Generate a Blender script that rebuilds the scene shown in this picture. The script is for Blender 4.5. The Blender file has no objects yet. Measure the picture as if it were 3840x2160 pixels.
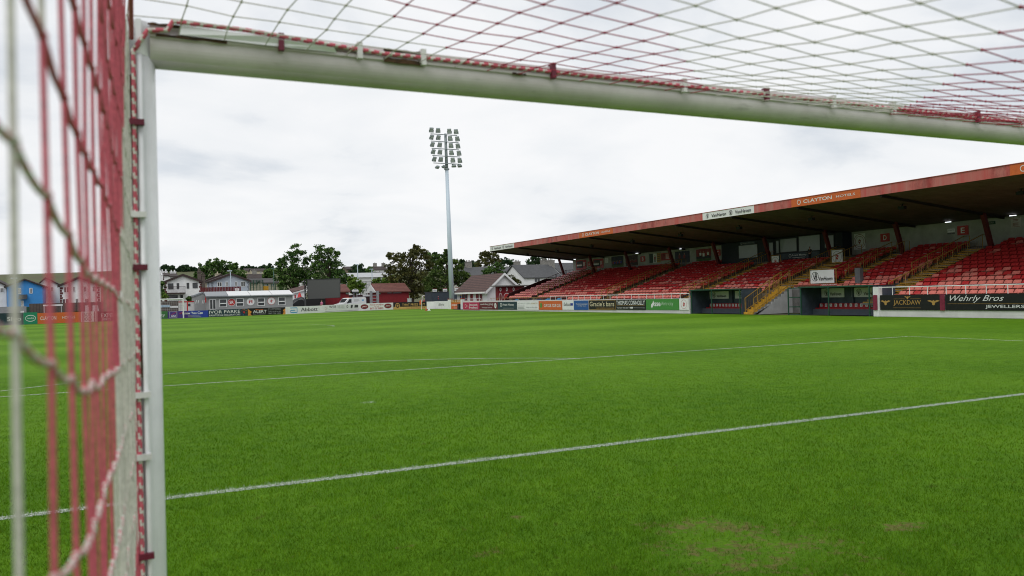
import bpy, math, random
import numpy as np
from mathutils import Vector, Matrix
random.seed(7); rng = np.random.default_rng(7)
S = bpy.context.scene; COL = S.collection
R = math.radians

# ---------------------------------------------------------------- camera (solved from the pitch markings and the goal)
CAM = np.array([-3.7663, -2.5505, 1.7619]); YAW, PIT, ROL, FPX = 0.4482, 0.0082, -0.0265, 3061.98
_f = np.array([math.sin(YAW)*math.cos(PIT), math.cos(YAW)*math.cos(PIT), math.sin(PIT)])
_r0 = np.array([math.cos(YAW), -math.sin(YAW), 0.0]); _u0 = np.cross(_r0, _f)
_r = _r0*math.cos(ROL)+_u0*math.sin(ROL); _u = -_r0*math.sin(ROL)+_u0*math.cos(ROL)
cd = bpy.data.cameras.new('camera'); cam = bpy.data.objects.new('camera', cd); COL.objects.link(cam)
M4 = Matrix.Identity(4)
for i in range(3):
    M4[i][0] = _r[i]; M4[i][1] = _u[i]; M4[i][2] = -_f[i]; M4[i][3] = CAM[i]
cam.matrix_world = M4
cd.sensor_width = 36; cd.lens = 36*FPX/3840; cd.clip_start = 0.02; cd.clip_end = 3000
cd.dof.use_dof = True; cd.dof.focus_distance = 45; cd.dof.aperture_fstop = 4.2
S.camera = cam
# ---------------------------------------------------------------- sky, sun, exposure
SUN_E, SUN_A = R(50), R(228)
W = bpy.data.worlds.new('World'); S.world = W; W.use_nodes = True
nt = W.node_tree; N = nt.nodes; L = nt.links; N.clear()
def nd(t, **k):
    n = N.new(t)
    for a, b in k.items(): setattr(n, a, b)
    return n
tc = nd('ShaderNodeTexCoord'); sky = nd('ShaderNodeTexSky', sky_type='NISHITA', sun_disc=False, sun_elevation=SUN_E, sun_rotation=SUN_A)
sx = nd('ShaderNodeSeparateXYZ'); L.new(tc.outputs['Generated'], sx.inputs[0])
ad = nd('ShaderNodeMath', operation='ADD'); ad.inputs[1].default_value = 0.22; L.new(sx.outputs[2], ad.inputs[0])
mx = nd('ShaderNodeMath', operation='MAXIMUM'); mx.inputs[1].default_value = 0.1; L.new(ad.outputs[0], mx.inputs[0])
dv = nd('ShaderNodeVectorMath', operation='DIVIDE'); cb = nd('ShaderNodeCombineXYZ')
for k in range(3): L.new(mx.outputs[0], cb.inputs[k])
L.new(tc.outputs['Generated'], dv.inputs[0]); L.new(cb.outputs[0], dv.inputs[1])
nz = nd('ShaderNodeTexNoise'); nz.inputs['Scale'].default_value = 1.5; nz.inputs['Detail'].default_value = 7; nz.inputs['Roughness'].default_value = .52; nz.inputs['Distortion'].default_value = .25
L.new(dv.outputs[0], nz.inputs['Vector'])
cr = nd('ShaderNodeValToRGB'); e = cr.color_ramp.elements
e[0].position = .34; e[0].color = (.66, .70, .75, 1); e[1].position = .60; e[1].color = (.89, .895, .905, 1)
x_ = cr.color_ramp.elements.new(.45); x_.color = (.82, .838, .86, 1)
L.new(nz.outputs[0], cr.inputs[0])
sm1 = nd('ShaderNodeMapRange', interpolation_type='SMOOTHSTEP'); sm1.inputs['From Min'].default_value = -.75; sm1.inputs['From Max'].default_value = -.02; sm1.inputs['To Min'].default_value = .0; sm1.inputs['To Max'].default_value = 1
L.new(sx.outputs[0], sm1.inputs[0])
sm2 = nd('ShaderNodeMapRange', interpolation_type='SMOOTHSTEP'); sm2.inputs['From Min'].default_value = .06; sm2.inputs['From Max'].default_value = .42; L.new(sx.outputs[2], sm2.inputs[0])
mxx = nd('ShaderNodeMath', operation='MAXIMUM'); L.new(sm1.outputs[0], mxx.inputs[0]); L.new(sm2.outputs[0], mxx.inputs[1])
sc_m = nd('ShaderNodeMapRange'); sc_m.inputs['To Min'].default_value = .42; sc_m.inputs['To Max'].default_value = 1.0; L.new(mxx.outputs[0], sc_m.inputs[0])
bg1 = nd('ShaderNodeBackground'); bg1.inputs[1].default_value = .05; L.new(sky.outputs[0], bg1.inputs[0])
bg2 = nd('ShaderNodeBackground'); L.new(sc_m.outputs[0], bg2.inputs[1]); L.new(cr.outputs[0], bg2.inputs[0])
mxs = nd('ShaderNodeMixShader'); mxs.inputs[0].default_value = .95
L.new(bg1.outputs[0], mxs.inputs[1]); L.new(bg2.outputs[0], mxs.inputs[2])
wo = nd('ShaderNodeOutputWorld'); L.new(mxs.outputs[0], wo.inputs[0])
sl = bpy.data.lights.new('sun', 'SUN'); sl.energy = 1.0; sl.angle = R(25); sl.color = (1, .97, .93)
so = bpy.data.objects.new('sun', sl); COL.objects.link(so)
sd = Vector((math.sin(SUN_A)*math.cos(SUN_E), math.cos(SUN_A)*math.cos(SUN_E), math.sin(SUN_E)))
so.rotation_euler = (-sd).to_track_quat('-Z', 'Y').to_euler()
S.view_settings.view_transform = 'Standard'; S.view_settings.look = 'None'; S.view_settings.exposure = 0.15; S.view_settings.gamma = 1
S.render.engine = 'CYCLES'; S.cycles.max_bounces = 6; S.cycles.diffuse_bounces = 3; S.cycles.transparent_max_bounces = 16
S.cycles.use_denoising = True; S.cycles.pixel_filter_type = 'BLACKMAN_HARRIS'; S.cycles.filter_width = 1.05

# ---------------------------------------------------------------- measuring: a sight line of the solved camera meets a known plane
def ray(px): return _f+_r*((px[0]-1920)/FPX)-_u*((px[1]-1080)/FPX)
def AY(px, Y): d = ray(px); return CAM+d*((Y-CAM[1])/d[1])
def AX(px, X): d = ray(px); return CAM+d*((X-CAM[0])/d[0])
def k3(x, y): return (560+x*.234654, 900+y*.234654)
def k4(x, y): return (1100+x*.234654, 900+y*.234654)
def k5(x, y): return (1600+x*.234654, 880+y*.234654)
def k6(x, y): return (2100+x*.234654, 900+y*.234654)
def k7(x, y): return (2600+x*.248447, 840+y*.248447)
def k8(x, y): return (3200+x*.2761, 800+y*.2761)
def kL(x, y): return (x*.24845, 980+y*.24845)

# ---------------------------------------------------------------- materials
_m = {}
def M(name, rgb, rough=.6, var=.18, sc=6.0, metal=0.0, spec=.35, dirt=None, streak=False, bump=0.0):
    key = name
    if key in _m: return _m[key]
    m = bpy.data.materials.new(name); m.use_nodes = True; t = m.node_tree; b = t.nodes['Principled BSDF']
    b.inputs['Roughness'].default_value = rough; b.inputs['Metallic'].default_value = metal; b.inputs['Specular IOR Level'].default_value = spec
    o = t.nodes.new('ShaderNodeTexCoord'); n = t.nodes.new('ShaderNodeTexNoise'); n.inputs['Scale'].default_value = sc; n.inputs['Detail'].default_value = 6; n.inputs['Roughness'].default_value = .65
    if streak:
        mp = t.nodes.new('ShaderNodeMapping'); mp.inputs['Scale'].default_value = streak if isinstance(streak, tuple) else (1, 1, .12)
        t.links.new(o.outputs['Object'], mp.inputs[0]); t.links.new(mp.outputs[0], n.inputs['Vector'])
    else: t.links.new(o.outputs['Object'], n.inputs['Vector'])
    c = t.nodes.new('ShaderNodeValToRGB'); c.color_ramp.elements[0].position = .3; c.color_ramp.elements[1].position = .7
    d = dirt if dirt else tuple(v*(1-var*1.6) for v in rgb)
    c.color_ramp.elements[0].color = (*d, 1); c.color_ramp.elements[1].color = (*[min(1, v*(1+var*.5)) for v in rgb], 1)
    t.links.new(n.outputs[0], c.inputs[0]); t.links.new(c.outputs[0], b.inputs['Base Color'])
    if bump:
        bp = t.nodes.new('ShaderNodeBump'); bp.inputs['Strength'].default_value = bump; bp.inputs['Distance'].default_value = .02
        t.links.new(n.outputs[0], bp.inputs['Height']); t.links.new(bp.outputs[0], b.inputs['Normal'])
    _m[key] = m; return m
def banded(name, rgb, line, axis, freq, width=.12, rough=.7, var=.2, sc=3.0):
    """courses, tiles or ribs: thin darker lines at a regular pitch along one axis"""
    if name in _m: return _m[name]
    m = M(name, rgb, rough, var, sc); t = m.node_tree; b = t.nodes['Principled BSDF']
    src = b.inputs['Base Color'].links[0].from_socket
    o = t.nodes.new('ShaderNodeTexCoord'); s = t.nodes.new('ShaderNodeSeparateXYZ'); t.links.new(o.outputs['Object'], s.inputs[0])
    a = t.nodes.new('ShaderNodeMath'); a.operation = 'MULTIPLY'; a.inputs[1].default_value = freq; t.links.new(s.outputs['XYZ'.index(axis)], a.inputs[0])
    f = t.nodes.new('ShaderNodeMath'); f.operation = 'FRACT'; t.links.new(a.outputs[0], f.inputs[0])
    g = t.nodes.new('ShaderNodeMath'); g.operation = 'LESS_THAN'; g.inputs[1].default_value = width; t.links.new(f.outputs[0], g.inputs[0])
    mix = t.nodes.new('ShaderNodeMixRGB'); t.links.new(g.outputs[0], mix.inputs[0]); t.links.new(src, mix.inputs[1]); mix.inputs[2].default_value = (*line, 1)
    t.links.new(mix.outputs[0], b.inputs['Base Color']); return m
def emit(name, rgb, st):
    if name in _m: return _m[name]
    m = bpy.data.materials.new(name); m.use_nodes = True; b = m.node_tree.nodes['Principled BSDF']
    b.inputs['Emission Color'].default_value = (*rgb, 1); b.inputs['Emission Strength'].default_value = st; _m[name] = m; return m
WHITE = M('white_paint', (.78, .79, .79), .45, .12, 3); POSTW = M('post_paint', (.80, .815, .83), .32, .08, 5, dirt=(.66, .68, .69))
BLACK = M('black_board', (.012, .012, .013), .35, .2); NAVY = M('navy_panel', (.058, .082, .108), .5, .25, 2)
RED = M('red_paint', (.36, .02, .025), .5, .2, 4); MAROON = M('maroon_steel', (.13, .012, .016), .55, .25, 3)
YEL = M('yellow_paint', (.62, .33, .03), .5, .25, 5); YRAIL = M('yellow_rail', (.36, .21, .04), .5, .3, 5); GREY = M('grey_paint', (.28, .29, .30), .6, .15)
DGREY = M('dark_grey', (.05, .052, .055), .6, .2); GREENF = M('green_steel', (.015, .07, .04), .5, .2); GLASS = M('window_glass', (.03, .035, .04), .08, .3, 2, spec=.6)
CONC = M('concrete', (.26, .25, .23), .85, .25, 4, bump=.2); WWALL = M('white_render', (.66, .66, .65), .7, .12, 1.5, dirt=(.5, .5, .48))
GOLD = M('gold_print', (.42, .25, .07), .5, .15); ORANGE = M('orange_board', (.62, .13, .03), .5, .1); CREAM = M('cream_render', (.55, .50, .38), .8, .12)
GALV = M('galvanised', (.58, .68, .77), .45, .12, 1.2, streak=(1, 1, .05)); DKMET = M('dark_galvanised', (.30, .345, .36), .45, .2)
SLATE = banded('slate_tiles', (.085, .088, .092), (.05, .05, .055), 'Z', 4.5, .18, .7, .25, 2)
BROWNT = banded('brown_tiles', (.115, .062, .054), (.03, .019, .017), 'Z', 4.2, .22, .75, .25, 3)
REDT = banded('red_tiles', (.17, .065, .05), (.07, .02, .018), 'Z', 4.2, .2, .75, .3, 3)
GREEN = M('green_board', (.06, .26, .05), .5, .08); PURPLE = M('purple_board', (.06, .03, .20), .5, .1); BLUEB = M('blue_board', (.015, .04, .30), .5, .1)
TEAL = M('deep_teal_board', (.016, .045, .06), .5, .2); PINK = M('crimson_board', (.45, .015, .08), .5, .1); WINE = M('wine_board', (.13, .012, .022), .5, .12)
PALE = M('pale_print', (.76, .77, .77), .5, .08); LGREY = M('light_grey_print', (.36, .37, .38), .5, .1); CYAN = M('sky_blue_print', (.02, .30, .60), .5, .1)
BOARDW = M('white_board', (.80, .80, .81), .45, .06, 2); SIGNRED = M('sign_red', (.45, .03, .03), .5, .1); DKRED = M('dark_red_print', (.2, .015, .02), .5, .1)
SKIN = M('skin', (.42, .24, .17), .6, .1); TYRE = M('tyre_rubber', (.015, .015, .016), .8, .1); BRICKR = banded('painted_red_brick', (.24, .014, .022), (.15, .01, .015), 'Z', 6.0, .15, .7, .25, 5)
def scuffed(m, sc, col, stretch, lo, amount):
    """scattered rubbed marks and dirt with a shape of their own"""
    t = m.node_tree; b = t.nodes['Principled BSDF']; src = b.inputs['Base Color'].links[0].from_socket
    o = t.nodes.new('ShaderNodeTexCoord'); mp = t.nodes.new('ShaderNodeMapping'); mp.inputs['Scale'].default_value = stretch; n = t.nodes.new('ShaderNodeTexNoise'); n.inputs['Scale'].default_value = sc; n.inputs['Detail'].default_value = 8; n.inputs['Roughness'].default_value = .75
    t.links.new(o.outputs['Object'], mp.inputs[0]); t.links.new(mp.outputs[0], n.inputs['Vector']); r = t.nodes.new('ShaderNodeMapRange'); r.inputs['From Min'].default_value = lo; r.inputs['From Max'].default_value = lo+.1; r.inputs['To Max'].default_value = amount
    t.links.new(n.outputs[0], r.inputs[0]); x = t.nodes.new('ShaderNodeMixRGB'); t.links.new(r.outputs[0], x.inputs[0]); t.links.new(src, x.inputs[1]); x.inputs[2].default_value = (*col, 1); t.links.new(x.outputs[0], b.inputs['Base Color']); return m
scuffed(POSTW, 11, (.30, .31, .32), (1, 1, .3), .60, .5); scuffed(BOARDW, 1.6, (.42, .40, .37), (1, 1, .5), .56, .4); scuffed(WHITE, 2.2, (.40, .39, .36), (1, 1, .4), .58, .4)

# ---------------------------------------------------------------- mesh builder, things and parts
class MB:
    def __init__(s): s.v = []; s.f = []; s.m = []
    def add(s, vs, fs, m=0):
        o = len(s.v); s.v += [tuple(float(c) for c in x) for x in vs]
        for k, f in enumerate(fs): s.f.append(tuple(o+i for i in f)); s.m.append(m if isinstance(m, int) else m[k])
    def hexa(s, p, m=0): s.add(p, [(0, 3, 2, 1), (4, 5, 6, 7), (0, 1, 5, 4), (1, 2, 6, 5), (2, 3, 7, 6), (3, 0, 4, 7)], m)
    def box(s, a, b, m=0):
        (x0, y0, z0), (x1, y1, z1) = a, b
        s.hexa([(x0, y0, z0), (x1, y0, z0), (x1, y1, z0), (x0, y1, z0), (x0, y0, z1), (x1, y0, z1), (x1, y1, z1), (x0, y1, z1)], m)
    def obox(s, O, A, B, Cc, a, b, c, m=0):
        O, A, B, Cc = map(np.asarray, (O, A, B, Cc))
        s.hexa([O+A*i+B*j+Cc*k for k in c for i, j in ((a[0], b[0]), (a[1], b[0]), (a[1], b[1]), (a[0], b[1]))], m)
    def bar(s, p, q, w, h=None, m=0, up=(0, 0, 1)):
        p, q = np.array(p, float), np.array(q, float); d = q-p; l = np.linalg.norm(d); d = d/l; h = h or w
        u = np.array(up, float); a = np.cross(d, u)
        if np.linalg.norm(a) < 1e-3: a = np.cross(d, (1, 0, 0))
        a /= np.linalg.norm(a); b = np.cross(a, d)
        s.obox(p, a, b, d, (-w/2, w/2), (-h/2, h/2), (0, l), m)
    def tube(s, pts, r, n=8, m=0, caps=True, mf=None):
        pts = [np.array(p, float) for p in pts]; k = len(pts); rs = r if hasattr(r, '__len__') else [r]*k
        vs = []; a = None
        for i in range(k):
            d = pts[min(i+1, k-1)]-pts[max(i-1, 0)]; d /= (np.linalg.norm(d)+1e-12)
            if a is None:
                a = np.cross(d, (0, 0, 1)) if abs(d[2]) < .9 else np.cross(d, (1, 0, 0))
            a = a-d*(a@d); a /= np.linalg.norm(a); b = np.cross(d, a)
            vs += [pts[i]+(a*math.cos(2*math.pi*j/n)+b*math.sin(2*math.pi*j/n))*rs[i] for j in range(n)]
        fs = []; ms = []
        for i in range(k-1):
            for j in range(n):
                fs.append((i*n+j, i*n+(j+1) % n, (i+1)*n+(j+1) % n, (i+1)*n+j)); ms.append(mf(i, j) if mf else m)
        if caps:
            fs.append(tuple(reversed(range(n)))); fs.append(tuple((k-1)*n+j for j in range(n))); ms += [ms[0] if ms else m, ms[-1] if ms else m]
        s.add(vs, fs, ms)
    def prism(s, poly, D, m=0):
        """extrude a planar outline (3-D points) by the vector D"""
        p = [np.array(q, float) for q in poly]; n = len(p); D = np.array(D, float)
        s.add(p+[q+D for q in p], [tuple(reversed(range(n))), tuple(range(n, 2*n))]+[(i, (i+1) % n, n+(i+1) % n, n+i) for i in range(n)], m)
    def ball(s, c, r, m=0, n=10, k=6):
        rx, ry, rz = r if hasattr(r, '__len__') else (r, r, r); vs = [(c[0], c[1], c[2]+rz)]; fs = []
        for i in range(1, k):
            t = math.pi*i/k
            vs += [(c[0]+rx*math.sin(t)*math.cos(2*math.pi*j/n), c[1]+ry*math.sin(t)*math.sin(2*math.pi*j/n), c[2]+rz*math.cos(t)) for j in range(n)]
        vs.append((c[0], c[1], c[2]-rz))
        for j in range(n): fs.append((0, 1+j, 1+(j+1) % n)); fs.append((len(vs)-1, 1+(k-2)*n+(j+1) % n, 1+(k-2)*n+j))
        for i in range(k-2):
            for j in range(n): fs.append((1+i*n+j, 1+(i+1)*n+j, 1+(i+1)*n+(j+1) % n, 1+i*n+(j+1) % n))
        s.add(vs, fs, m)
    def build(s, name, mats, parent=None, smooth=False, local=False):
        me = bpy.data.meshes.new(name); v = s.v
        if parent is not None and not local:
            o = ROOT.get(parent.name, (0, 0, 0)); v = [(a-o[0], b-o[1], c-o[2]) for a, b, c in v]
        me.from_pydata(v, [], s.f)
        mats = mats if isinstance(mats, (list, tuple)) else [mats]
        for x in mats: me.materials.append(x)
        if len(mats) > 1: me.polygons.foreach_set('material_index', s.m)
        if smooth: me.polygons.foreach_set('use_smooth', [True]*len(me.polygons))
        ob = bpy.data.objects.new(name, me); COL.objects.link(ob)
        if parent is not None: ob.parent = parent; ROOT[ob.name] = ROOT.get(parent.name, (0, 0, 0)) if not local else (0, 0, 0)
        return ob
ROOT = {}
def tag(o, label, cat, group=None):
    o['label'] = label; o['category'] = cat; o['kind'] = 'thing'
    if group: o['group'] = group
    return o
def thing(name, label, cat, loc=(0, 0, 0), group=None, rz=0):
    o = bpy.data.objects.new(name, None); COL.objects.link(o); o.location = tuple(float(c) for c in loc); o.rotation_euler = (0, 0, rz)
    ROOT[o.name] = tuple(float(c) for c in loc); return tag(o, label, cat, group)
def kind(o, k, label=None):
    o['kind'] = k
    if label: o['label'] = label
    return o
def copy_tree(o, parent=None):
    c = o.copy(); COL.objects.link(c)
    if parent is not None: c.parent = parent
    for ch in list(o.children): copy_tree(ch, c)
    return c

# lettering with Blender's own built-in font, as flat faces
_g = {}
def glyphs(s, shear=0.0, bold=0.0):
    k = (s, shear, bold)
    if k not in _g:
        cu = bpy.data.curves.new('lettering', 'FONT'); cu.body = s; cu.shear = shear; cu.offset = bold; cu.resolution_u = 3
        ob = bpy.data.objects.new('lettering', cu); COL.objects.link(ob); bpy.context.view_layer.update()
        me = ob.evaluated_get(bpy.context.evaluated_depsgraph_get()).to_mesh()
        v = np.array([x.co[:2] for x in me.vertices]) if len(me.vertices) else np.zeros((1, 2)); f = [tuple(p.vertices) for p in me.polygons]
        bpy.data.objects.remove(ob); bpy.data.curves.remove(cu)
        v = (v-v.min(0))/np.maximum(v.max(0)-v.min(0), 1e-6); _g[k] = (v, f)
    return _g[k]
class Panel:
    """a flat sign: origin bottom-left, R to the right, Z up, facing R x Z; x and y run 0..1"""
    def __init__(s, A, B, z0, z1, bg, thick=.05, lean=0):
        s.A = np.array([A[0], A[1], z0], float); d = np.array([B[0]-A[0], B[1]-A[1], 0.]); s.w = np.linalg.norm(d); s.R = d/s.w; s.h = z1-z0
        s.U = np.array([0, 0, 1.]); s.N = np.cross(s.R, s.U); s.mb = MB(); s.mats = [bg]; s.k = 0
        s.mb.obox(s.A, s.R, s.U, s.N, (0, s.w), (0, s.h), (-thick, 0))
    def mi(s, m):
        if m not in s.mats: s.mats.append(m)
        return s.mats.index(m)
    def P(s, x, y, e): return s.A+s.R*(x*s.w)+s.U*(y*s.h)+s.N*e
    def lay(s): s.k += 1; return .003*s.k
    def poly(s, pts, m): e = s.lay(); s.mb.add([s.P(x, y, e) for x, y in pts], [tuple(range(len(pts)))], s.mi(m))
    def rect(s, x0, y0, x1, y1, m): s.poly([(x0, y0), (x1, y0), (x1, y1), (x0, y1)], m)
    def ell(s, x, y, rx, ry, m, n=24): s.poly([(x+rx*math.cos(2*math.pi*i/n), y+ry*math.sin(2*math.pi*i/n)) for i in range(n)], m)
    def disc(s, x, y, r, m): s.ell(x, y, r*s.h/s.w, r, m)          # r in heights
    def ring(s, x, y, r, t, m, n=28):
        e = s.lay(); q = s.h/s.w; vs = []
        for i in range(n):
            a = 2*math.pi*i/n
            for rr in (r, r-t): vs.append(s.P(x+rr*q*math.cos(a), y+rr*math.sin(a), e))
        s.mb.add(vs, [(2*i, 2*((i+1) % n), 2*((i+1) % n)+1, 2*i+1) for i in range(n)], s.mi(m))
    def stroke(s, pts, t, m):
        for (x0, y0), (x1, y1) in zip(pts, pts[1:]):
            a = np.array([(x1-x0)*s.w, (y1-y0)*s.h]); a = np.array([-a[1], a[0]])/(np.linalg.norm(a)+1e-9)*t*s.h/2; dx, dy = a[0]/s.w, a[1]/s.h
            s.poly([(x0-dx, y0-dy), (x1-dx, y1-dy), (x1+dx, y1+dy), (x0+dx, y0+dy)], m)
    def text(s, t, x, y, w, h, m, shear=0, bold=0):
        v, f = glyphs(t, shear, bold); e = s.lay(); s.mb.add([s.P(x+a*w, y+b*h, e) for a, b in v], f, s.mi(m))
    def build(s, name, parent=None): return s.mb.build(name, s.mats, parent)
def eagle(p, x, y, w, h, m):
    p.poly([(x-w*.5, y+h*.3), (x-w*.3, y+h*.45), (x-w*.1, y+h*.25), (x, y+h*.45), (x+w*.1, y+h*.25), (x+w*.3, y+h*.45), (x+w*.5, y+h*.3), (x+w*.3, y+h*.1), (x+w*.12, y-.05*h), (x+w*.1, y-h*.45), (x, y-h*.55), (x-w*.1, y-h*.45), (x-w*.12, y-.05*h), (x-w*.3, y+h*.1)], m)
def vh(p, x, y, r, m):
    p.ring(x, y, r, r*.1, m); q = p.h/p.w*r
    p.stroke([(x-.62*q, y+.72*r), (x-.18*q, y-.62*r), (x+.16*q, y+.86*r)], .16*r, m)
    p.stroke([(x+.02*q, y-.9*r), (x+.16*q, y+.86*r)], .13*r, m); p.stroke([(x+.36*q, y-.8*r), (x+.55*q, y+.78*r)], .16*r, m); p.stroke([(x+.1*q, y+.02*r), (x+.46*q, y+.02*r)], .13*r, m)
def crest(p, x, y, r, m, ringm=None):
    if ringm: p.ring(x, y, r, r*.09, ringm)
    q = p.h/p.w*r
    p.poly([(x-.34*q, y+.3*r), (x+.34*q, y+.3*r), (x+.3*q, y-.2*r), (x, y-.55*r), (x-.3*q, y-.2*r)], m)
    p.stroke([(x-.3*q, y+.2*r), (x+.25*q, y-.2*r)], .1*r, PALE); p.rect(x-.1*q, y+.38*r, x+.1*q, y+.5*r, m)
def lines(p, x0, x1, ys, t, m):
    for i, y in enumerate(ys): p.rect(x0, y, x1-(x1-x0)*.13*(i % 2), y+t, m)

# ================================================================ THE GROUND
def sstep(a, b, x): t = np.clip((x-a)/(b-a), 0, 1); return t*t*(3-2*t)
def hill(x, y):
    return 19.5*sstep(215, 500, y)*(1+.06*np.sin(x*.013+1)+.04*np.sin(x*.031))-6*sstep(520, 900, y)-.04
xs = np.unique(np.concatenate([np.linspace(-1500, -150, 16), np.linspace(-150, 450, 61), np.linspace(450, 2200, 16)])); ys = np.unique(np.concatenate([np.linspace(-80, 200, 8), np.linspace(200, 560, 46), np.linspace(560, 2600, 18)]))
gv = [(x, y, float(hill(x, y))) for y in ys for x in xs]; nx = len(xs)
gf = [(j*nx+i, j*nx+i+1, (j+1)*nx+i+1, (j+1)*nx+i) for j in range(len(ys)-1) for i in range(nx-1)]
g = MB(); g.add(gv, gf); FIELD = M('rough_field', (.075, .10, .035), .95, .35, .035, dirt=(.085, .075, .04))
kind(g.build('ground', FIELD, smooth=True), 'structure')
ap = MB(); ap.prism([(34.4, 84.2, -.02), (80, 84.2, -.02), (80, 128, -.02), (-40, 128, -.02), (-40, 84, -.02), (-14.8, 95.2, -.02), (10.7, 104.6, -.02), (33.2, 116, -.02), (36.8, 110, -.02), (37.7, 103.8, -.02), (34.5, 91.5, -.02)], (0, 0, .012))
kind(ap.build('yard_surface', M('tarmac', (.05, .05, .05), .9, .25, 1.5)), 'structure')

# -------- the pitch: mown turf with faint bands, worn earth near the goal
def turf_material(name, blades=False):
    m = bpy.data.materials.new(name); m.use_nodes = True; t = m.node_tree; b = t.nodes['Principled BSDF']; l = t.links
    b.inputs['Roughness'].default_value = .75; b.inputs['Specular IOR Level'].default_value = .04
    def n_(k, **a):
        q = t.nodes.new(k)
        for c, v in a.items(): setattr(q, c, v)
        return q
    o = n_('ShaderNodeNewGeometry'); pos = o.outputs['Position']
    def noise(sc, det=5, ro=.6, vec=None):
        q = n_('ShaderNodeTexNoise'); q.inputs['Scale'].default_value = sc; q.inputs['Detail'].default_value = det; q.inputs['Roughness'].default_value = ro; l.new(vec or pos, q.inputs['Vector']); return q.outputs[0]
    def ramp(s, p0, c0, p1, c1):
        q = n_('ShaderNodeValToRGB'); e = q.color_ramp.elements; e[0].position = p0; e[0].color = (*c0, 1); e[1].position = p1; e[1].color = (*c1, 1); l.new(s, q.inputs[0]); return q.outputs[0]
    def mix(f, a, c, ty='MIX'):
        q = n_('ShaderNodeMixRGB', blend_type=ty)
        if isinstance(f, float): q.inputs[0].default_value = f
        else: l.new(f, q.inputs[0])
        l.new(a, q.inputs[1])
        if isinstance(c, tuple): q.inputs[2].default_value = (*c, 1)
        else: l.new(c, q.inputs[2])
        return q.outputs[0]
    def math_(op, a, c=None):
        q = n_('ShaderNodeMath', operation=op)
        for k, v in ((0, a), (1, c)):
            if v is None: continue
            if isinstance(v, (int, float)): q.inputs[k].default_value = v
            else: l.new(v, q.inputs[k])
        return q.outputs[0]
    big = ramp(noise(.22, 4), .34, (.060, .150, .008), .66, (.126, .255, .016))
    c = mix(.55, big, ramp(noise(3.2, 6, .7), .3, (.048, .138, .0035), .7, (.126, .272, .009)))
    fine = ramp(noise(38, 4, .75), .28, (.58, .60, .58), .72, (1.28, 1.25, 1.2)); c = mix(.8, c, fine, 'MULTIPLY')
    s = n_('ShaderNodeSeparateXYZ'); l.new(pos, s.inputs[0])
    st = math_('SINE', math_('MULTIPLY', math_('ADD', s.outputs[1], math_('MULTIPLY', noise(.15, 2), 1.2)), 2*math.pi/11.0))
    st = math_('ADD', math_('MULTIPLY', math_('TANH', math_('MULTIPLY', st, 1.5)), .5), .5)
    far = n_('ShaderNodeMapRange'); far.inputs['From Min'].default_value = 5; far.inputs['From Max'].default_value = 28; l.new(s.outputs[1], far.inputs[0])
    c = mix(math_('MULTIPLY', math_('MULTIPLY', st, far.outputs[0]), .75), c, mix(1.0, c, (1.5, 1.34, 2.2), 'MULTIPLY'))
    # worn, muddy spots and scattered divots
    spots = [(0.0, 1.75, .95, .7), (.1, 2.3, .6, .4), (1.35, 1.6, .28, .13), (-.95, 3.25, .12, .12), (-1.5, 2.6, .2, .1), (-2.0, 3.0, .1, .07), (6.5, 11.32, .12, .1), (-.2, .6, .9, .5), (2.6, .9, .8, .4)]
    acc = None
    for x, y, rx, ry in spots:
        d = math_('ADD', math_('POWER', math_('DIVIDE', math_('SUBTRACT', s.outputs[0], x), rx), 2), math_('POWER', math_('DIVIDE', math_('SUBTRACT', s.outputs[1], y), ry), 2))
        q = math_('SUBTRACT', 1.0, d); q = math_('MAXIMUM', q, -1.5); acc = q if acc is None else math_('MAXIMUM', acc, q)
    w = math_('ADD', math_('ADD', math_('MULTIPLY', acc, .15), math_('SUBTRACT', noise(2.6, 6, .7), .60 if not blades else .63)), math_('MULTIPLY', math_('SUBTRACT', noise(13, 4, .7), .5), .75))
    soil = ramp(noise(22, 4, .7), .3, (.075, .058, .02), .7, (.23, .18, .075))
    wm = n_('ShaderNodeMapRange'); wm.inputs['From Min'].default_value = .0; wm.inputs['From Max'].default_value = .13; l.new(w, wm.inputs[0])
    sp = n_('ShaderNodeMapRange'); sp.inputs['From Min'].default_value = .66; sp.inputs['From Max'].default_value = .74; sp.inputs['To Max'].default_value = .55; l.new(noise(4.5, 3, .6), sp.inputs[0]); c = mix(sp.outputs[0], c, (.10, .095, .022))
    wf = math_('MULTIPLY', wm.outputs[0], .75 if not blades else .6)
    c = mix(wf, c, soil)
    if blades:
        at = n_('ShaderNodeAttribute', attribute_name='tint'); c = mix(1.0, c, at.outputs['Color'], 'MULTIPLY')
        a2 = n_('ShaderNodeAttribute', attribute_name='paint'); c = mix(a2.outputs['Fac'], c, (.56, .60, .53))
        tr = n_('ShaderNodeBsdfTranslucent'); l.new(c, tr.inputs[0]); ms = n_('ShaderNodeMixShader'); ms.inputs[0].default_value = .35
        l.new(b.outputs[0], ms.inputs[1]); l.new(tr.outputs[0], ms.inputs[2]); l.new(ms.outputs[0], t.nodes['Material Output'].inputs[0])
    else:
        bp = n_('ShaderNodeBump'); bp.inputs['Strength'].default_value = .6; bp.inputs['Distance'].default_value = .04; l.new(noise(28, 5, .75), bp.inputs['Height']); l.new(bp.outputs[0], b.inputs['Normal'])
    l.new(c, b.inputs['Base Color']); return m
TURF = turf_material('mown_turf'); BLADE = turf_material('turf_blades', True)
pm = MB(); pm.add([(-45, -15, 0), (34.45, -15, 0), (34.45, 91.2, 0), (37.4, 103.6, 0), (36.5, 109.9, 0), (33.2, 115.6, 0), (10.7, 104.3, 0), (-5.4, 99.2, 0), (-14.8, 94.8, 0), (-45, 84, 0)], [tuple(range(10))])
kind(pm.build('pitch', TURF), 'structure')
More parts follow.
